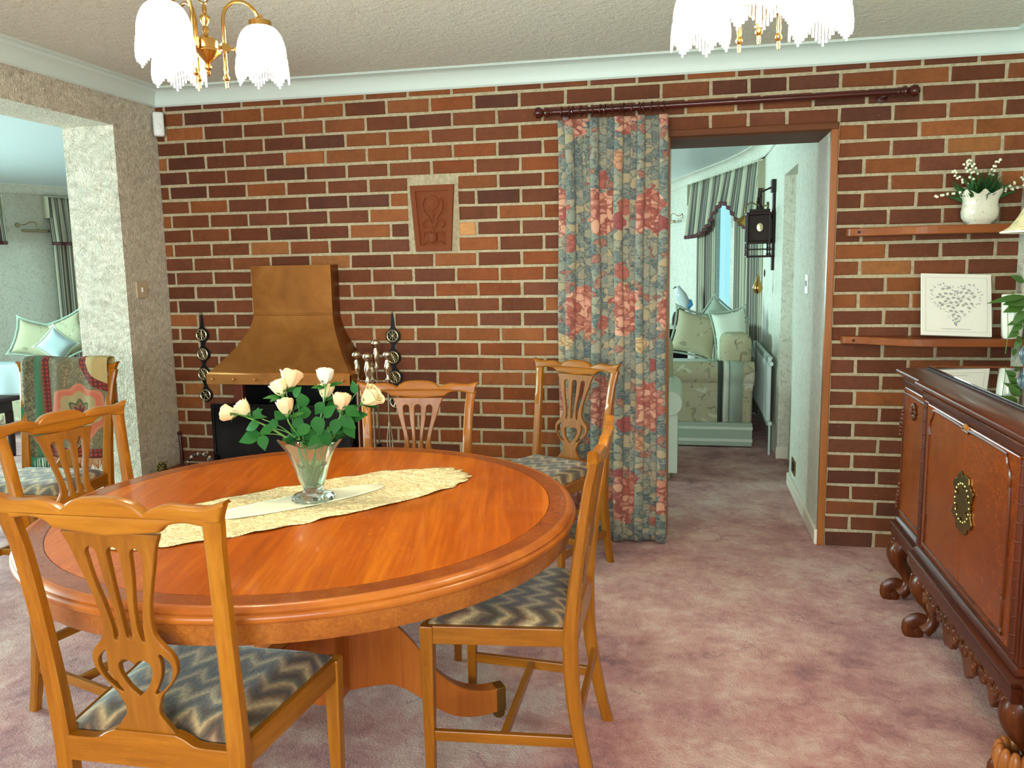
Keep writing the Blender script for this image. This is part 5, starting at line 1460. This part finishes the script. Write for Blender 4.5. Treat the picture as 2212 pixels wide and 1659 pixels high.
b = MB(); b.tube([(-.09, -.02, -.20), (-.09, -.02, -.34)], .003, 6); b.tube([(-.09, -.02, -.40), (-.09, -.02, -1.05)], .0025, 6); b.build('chain', 'dark_wood', t)
b = MB(); b.lathe([(.0001, -.50), (.018, -.495), (.034, -.472), (.036, -.455), (.028, -.43), (.012, -.39), (.005, -.36), (.0001, -.345)], 20, Matrix.Translation((-.09, -.02, .03)), cap=False); b.build('weight', 'brass', t)
b = MB(); b.ball((-.04, .03, -.32), .010, 8, 6, (.6, .6, 3)); b.build('pendulum', 'dark_wood', t)
# wall light behind the clock
t = thing('wall_light', 'brass swan-neck wall light with a small amber glass shade beside the chain clock', 'wall light', (3.205, 2.85, 1.78))
b = MB(); b.lathe([(.0001, 0), (.035, 0), (.030, .012), (.0001, .014)], 20, Matrix.Rotation(-pi/2, 4, 'Y'), cap=False); b.tube(smoothpts([(0, 0, 0), (-.08, 0, .01), (-.13, 0, .03), (-.17, 0, -.01), (-.17, 0, -.06)], 6), .005, 8); b.build('bracket', 'old_brass', t)
b = MB(); b.lathe([(.016, .03), (.024, .0), (.045, -.05), (.050, -.065), (.046, -.062), (.020, .0), (.012, .03)], 20, Matrix.Translation((-.17, 0, -.08)) @ Matrix.Rotation(.5, 4, 'Y'), cap=False); b.build('glass_shade', 'brass', t)

def wall_thing(i, s, z, name, label, cat, group=None):
    A, B = Vector((*LP[i], 0)), Vector((*LP[i+1], 0)); d = (B-A).normalized()
    return thing(name, label, cat, A+d*s+Vector((0, 0, z)), atan2(d.y, d.x), group)   # local +y points into the room
def picture_light(i, px, py, flip, label, ln=.30):
    s, z = on_wall(i, px, py)
    t = wall_thing(i, s, z, 'picture_light', label, 'picture light', 'brass picture lights in the lounge')
    b = MB(); b.lathe([(.0001, 0), (.028, 0), (.024, .010), (.0001, .014)], 18, Matrix.Rotation(-pi/2, 4, 'X'), cap=False); b.build('backplate', 'dull_brass', t)
    b = MB(); b.tube(smoothpts([(0, .0, 0), (flip*.05, .04, .004), (flip*.10, .07, .03), (flip*.145, .09, .02), (flip*.145, .09, -.05)], 6), .004, 8); b.build('arm', 'brass', t)
    b = MB(); b.tube([(flip*.0, .09, -.062), (flip*ln, .09, -.062)], .016, 14); b.build('lamp_tube', 'dull_brass', t)
picture_light(0, 1474, 466, 1, 'brass picture light on the angled wall just inside the left edge of the doorway')
picture_light(3, 38, 486, -1, 'brass picture light seen through the left opening')
def pelmet(i, s0, s1, label, shape, G='striped curtains of the lounge windows'):
    """striped pleated pelmet and a pair of curtains under it, s0<s1 along the wall"""
    L = s1-s0; t = wall_thing(i, s0, 0, 'striped_pelmet', label, 'pelmet', G)
    def zb(u): return shape(u)
    def f(u, v):
        z = 2.17+(zb(u)-2.17)*(1-v); am = .010+.012*(1-v); y = .11+am*sin(u*L*62+.6*sin(u*9))+.05*(1-v)
        return (u*L, y, z)
    b = MB(); b.grid(f, 170, 10, lambda u, v: (u*L, v)); b.build('valance', 'stripe', t, solid=.003)
    b = MB(); b.grid(lambda u, v: (f(u, 0)[0], f(u, 0)[1]+.003, zb(u)-.001+.035*v), 170, 2); b.build('trim', 'stripe_trim', t, solid=.003)
    b = MB(); b.box(0, L, .002, .10, 2.17, 2.185); b.box(0, .004, .002, .14, 1.95, 2.17); b.box(L-.004, L, .002, .14, 1.95, 2.17); b.build('pelmet_board', 'stripe', t, smooth=False)
    return t
def drape(i, s0, s1, label, z0=.55):
    t = wall_thing(i, s0, 0, 'striped_curtain', label, 'curtain', 'long striped lounge curtains'); L = s1-s0; b = MB()
    def f(u, v): return (u*L, .065+.022*sin(u*L*58+.5*sin(v*2)), z0+(2.16-z0)*v)
    b.grid(f, 70, 16, lambda u, v: (u*L*1.6, v)); b.build('cloth', 'stripe', t, solid=.003)
sa, _ = on_wall(0, 1636, 400, .14); sb_, _ = on_wall(0, 1484, 450, .14)
exp_ = math.exp
swag = lambda u: 1.60+.27*exp_(-((u-.40)/.20)**2)
pelmet(0, sa, sb_, 'striped swagged pelmet with maroon trim over the bright window beyond the doorway', swag)
c0, _ = on_wall(0, 1588, 600, .07); c1, _ = on_wall(0, 1545, 600, .07); c2, _ = on_wall(0, 1506, 600, .07)
drape(0, sa+.02, c0, 'striped curtain hanging at the right of the bright window beyond the doorway', .05)
drape(0, c1, c2, 'striped curtain hanging at the left of the bright window beyond the doorway', .05)
sA, _ = on_wall(3, 108, 480, .14)
pelmet(3, .03, sA, 'striped pelmet with maroon trim seen at the edge of the papered pier', lambda u: 1.66+.0*u)
drape(3, max(.06, sA-.55), sA-.05, 'long striped curtain seen beside the papered pier through the left opening', .05)
sB, _ = on_wall(3, 12, 500, .14)
pelmet(3, sB, slen(3)-.02, 'striped pelmet just entering the photo at the far left edge', lambda u: 1.66)

# sofa beyond the doorway, seen end-on
def sofa_blob(b, x0, x1, y0, y1, z0, z1, r=.05):
    b.box(x0, x1, y0, y1, z0, z1)
t = thing('sofa', 'sage floral sofa beyond the doorway with rolled arm and striped valance', 'sofa', (2.62, 3.0, 0))
b = MB(); b.box(-.46, .445, -.87, .42, .17, .44); b.build('body', 'sofa', t, smooth=True, bevel=.03, seg=3)
b = MB(); b.box(-.47, .448, -.885, .43, .012, .185); b.build('valance', 'sofa_green', t, smooth=False, bevel=.006)
for z in (.045, .135):
    b = MB(); b.box(-.472, .450, -.888, -.884, z, z+.022); b.build('valance_stripe', 'sofa_pale', t, smooth=False)
b = MB(); b.tube([(-.47, -.80, .535), (.455, -.80, .535)], .092, 24); b.box(-.46, .445, -.87, -.73, .42, .50); b.build('rolled_arm', 'sofa', t)
for x, w_, m in ((.215, .035, 'sofa_dark'), (.262, .045, 'sofa_pale'), (.325, .10, 'sofa_green')):
    b = MB()
    pts = [(.19, -.872), (.44, -.874)]+[(.535+.096*sin(a), -.80-.096*cos(a)) for a in [pi*k/10-.6 for k in range(0, 14)]]
    vs = []; 
    for z, y in pts: vs += [(x-w_/2, y, z), (x+w_/2, y, z)]
    b.add(vs, [(2*k, 2*k+1, 2*k+3, 2*k+2) for k in range(len(pts)-1)]); b.build('strap_band', m, t, solid=.006)
b = MB(); b.box(.22, .445, -.75, .42, .42, .82); b.build('backrest', 'sofa', t, smooth=True, bevel=.06, seg=3)
b = MB(); b.box(-.44, .22, -.70, .40, .42, .52); b.build('seat_cushion', 'sofa_pale', t, smooth=True, bevel=.04, seg=3)
def cushion(loc, rot, w_, h_, th, mat, label, G, flange='sofa_green'):
    t = thing('cushion', label, 'cushion', loc, 0, G); t.rotation_euler = rot
    def f(side):
        def g(u, v):
            a, c = 2*u-1, 2*v-1; x = a*(1-.10*(1-c*c)*1)*w_/2; z = c*(1-.10*(1-a*a))*h_/2
            return (x, side*th/2*((1-a**4)*(1-c**4))**.5, z)
        return g
    b = MB(); b.grid(f(1), 14, 14); b.grid(f(-1), 14, 14); b.build('pad', mat, t, sub=1)
    b = MB(); E_ = []
    for k in range(48):
        q = k/48*4; s_ = int(q); w2 = q-s_; a, c = [(2*w2-1, -1), (1, 2*w2-1), (1-2*w2, 1), (-1, 1-2*w2)][s_]
        x = a*(1-.10*(1-c*c))*w_/2; z = c*(1-.10*(1-a*a))*h_/2; l = 1.10+.06*(abs(a)*abs(c))**6
        E_.append(((x, 0, z), (x*l, .004*sin(k*2.1), z*l)))
    vs = [p for e in E_ for p in e]; b.add(vs, [(2*k, 2*k+1, (2*k+3) % 96, (2*k+2) % 96) for k in range(48)]); b.build('flange', flange, t, solid=.006)
G1 = 'cushions on the sofa beyond the doorway'
cushion((2.66, 2.62, .795), (radians(-18), radians(14), radians(4)), .36, .36, .13, 'sofa', 'green-edged floral cushion on the left of the sofa beyond the doorway', G1)
cushion((2.93, 2.60, .80), (radians(-12), radians(-8), radians(8)), .27, .37, .14, 'sofa_pale', 'plump sage cushion on the right of the sofa beyond the doorway', G1)
cushion((2.84, 2.90, .86), (radians(-10), radians(38), 0), .32, .32, .12, 'sofa_green', 'cushion standing on its corner behind the other two on the sofa', G1)
# armchair half hidden by the floral curtain
t = thing('armchair', 'sage floral armchair mostly hidden behind the floral curtain', 'armchair', (2.14, 1.45, 0))
b = MB(); b.box(-.36, .36, -.38, .38, .0, .40); b.build('body', 'sofa', t, bevel=.04, seg=3)
b = MB(); b.box(-.36, .36, .22, .42, .38, .84); b.build('backrest', 'sofa', t, bevel=.06, seg=3)
for s in (-1, 1):
    b = MB(); b.tube([(s*.35, -.40, .50), (s*.35, .36, .50)], .075, 20); b.box(s*.35-.05, s*.35+.05, -.38, .36, .06, .48); b.build('rolled_arm', 'sofa_pale', t)
b = MB(); b.box(-.28, .28, -.39, .22, .38, .50); b.build('seat_cushion', 'sofa', t, bevel=.04, seg=3)
cushion((2.22, 1.45, .735), (radians(-15), radians(20), radians(10)), .40, .38, .12, 'sofa', 'cushion on the half-hidden armchair at the curtain edge', 'cushion on the armchair')
# low cabinet and bird ornament behind the sofa
t = thing('low_cabinet', 'low dark cabinet behind the sofa beyond the doorway', 'cabinet', (2.21, 4.56, 0))
b = MB(); b.box(-.40, .40, -.2, .2, .04, .70); b.build('carcass', 'dark_wood', t, smooth=False, bevel=.005)
b = MB(); b.box(-.42, .42, -.22, .22, .70, .725); b.build('top', 'white_paint', t, smooth=False, bevel=.004)
for s in (-1, 1):
    b = MB(); b.box(min(0, s*.38)+.005, max(0, s*.38)-.005, -.212, -.2, .08, .67); d_ = b.build('door', 'black', t, smooth=False, bevel=.003)
    b = MB(); b.ball((s*.03, -.222, .4), .012, 8, 6); b.build('knob', 'old_brass', d_)
t = thing('bird_ornament', 'blue and white ceramic bird on a dark log standing behind the sofa', 'ornament', (2.54, 4.62, .725))
b = MB(); b.tube(smoothpts([(-.05, 0, 0), (-.045, 0, .08), (-.01, 0, .14), (.02, 0, .17)], 5), [.045]*8+[.03]*8, 10); b.build('log', 'dark_wood', t)
b = MB(); b.tube(smoothpts([(.05, 0, .15), (.035, 0, .22), (-.005, 0, .30), (-.03, 0, .36), (-.045, 0, .385)], 6), [p.x for p in smoothpts([(.018, 0, 0), (.05, 0, 0), (.055, 0, 0), (.032, 0, 0), (.026, 0, 0)], 6)], 14); b.build('body', 'bird_white', t)
b = MB(); b.tube(smoothpts([(.09, 0, .12), (.06, 0, .22), (.03, 0, .31)], 6), [.006]*4+[.028]*4+[.012]*5, 10, flat=1.9); b.build('wings', 'blue_bird', t)
b = MB(); b.tube([(-.05, 0, .385), (-.09, 0, .365)], [.010, .001], 8); b.build('beak', 'dark_wood', t)

# left side of the lounge: sofa with white throw, cushions, dark table
t = thing('sofa', 'sofa with a white throw over its back, seen through the left opening', 'sofa', (-3.02, 2.22, 0), radians(22))
b = MB(); b.box(-.95, .95, -.35, .45, .08, .42); b.build('body', 'sofa', t, bevel=.04, seg=3)
b = MB(); b.box(-.95, .95, -.46, -.22, .10, .60); b.build('backrest', 'sofa', t, bevel=.06, seg=3)
for s in (-1, 1):
    b = MB(); b.tube([(s*.93, -.40, .50), (s*.93, .45, .50)], .08, 20); b.box(s*.93-.05, s*.93+.05, -.38, .44, .08, .48); b.build('rolled_arm', 'sofa', t)
b = MB(); b.grid(lambda u, v: (-.90+1.8*u, -.475+.010*sin(u*40)*(1-v)-(0), .36+.255*min(1, v*1.35)) if v < .74 else (-.90+1.8*u, -.475+(v-.74)/.26*.27, .615+.006*sin(u*23)), 50, 16); b.build('white_throw', 'throw', t, solid=.008)
G2 = 'cushions on the lounge sofa seen through the left opening'
cq = lambda px, py, y: bp(px, py, y=y)
cushion(cq(85, 735, 2.75), (radians(-14), radians(14), radians(22)), .44, .34, .13, 'sofa', 'fringed floral cushion tilted on the left of the lounge sofa', G2)
cushion(cq(152, 725, 2.85), (radians(-14), radians(-24), radians(22)), .36, .38, .13, 'sofa', 'fringed cushion against the pier edge, right of the floral one', G2)
cushion(cq(122, 745, 2.60), (radians(-14), radians(40), radians(22)), .26, .24, .10, 'throw', 'small pale cushion in front of the two fringed ones', G2, 'sofa_pale')
t = thing('side_table', 'dark wooden side table at the far left edge of the photo', 'table', (-2.62, .95, 0))
b = MB(); b.box(-.32, .32, -.28, .28, .42, .455); b.build('top', 'dark_wood', t, smooth=False, bevel=.01, seg=3)
b = MB(); b.box(-.28, .28, -.24, .24, .34, .42); b.build('apron', 'dark_wood', t, smooth=False, bevel=.004)
for sx in (-1, 1):
    for sy in (-1, 1): b = MB(); b.lathe([(.0001, 0), (.018, 0), (.022, .04), (.028, .2), (.03, .34), (.0001, .34)], 12, Matrix.Translation((sx*.26, sy*.22, 0)), cap=False); b.build('leg', 'dark_wood', t)
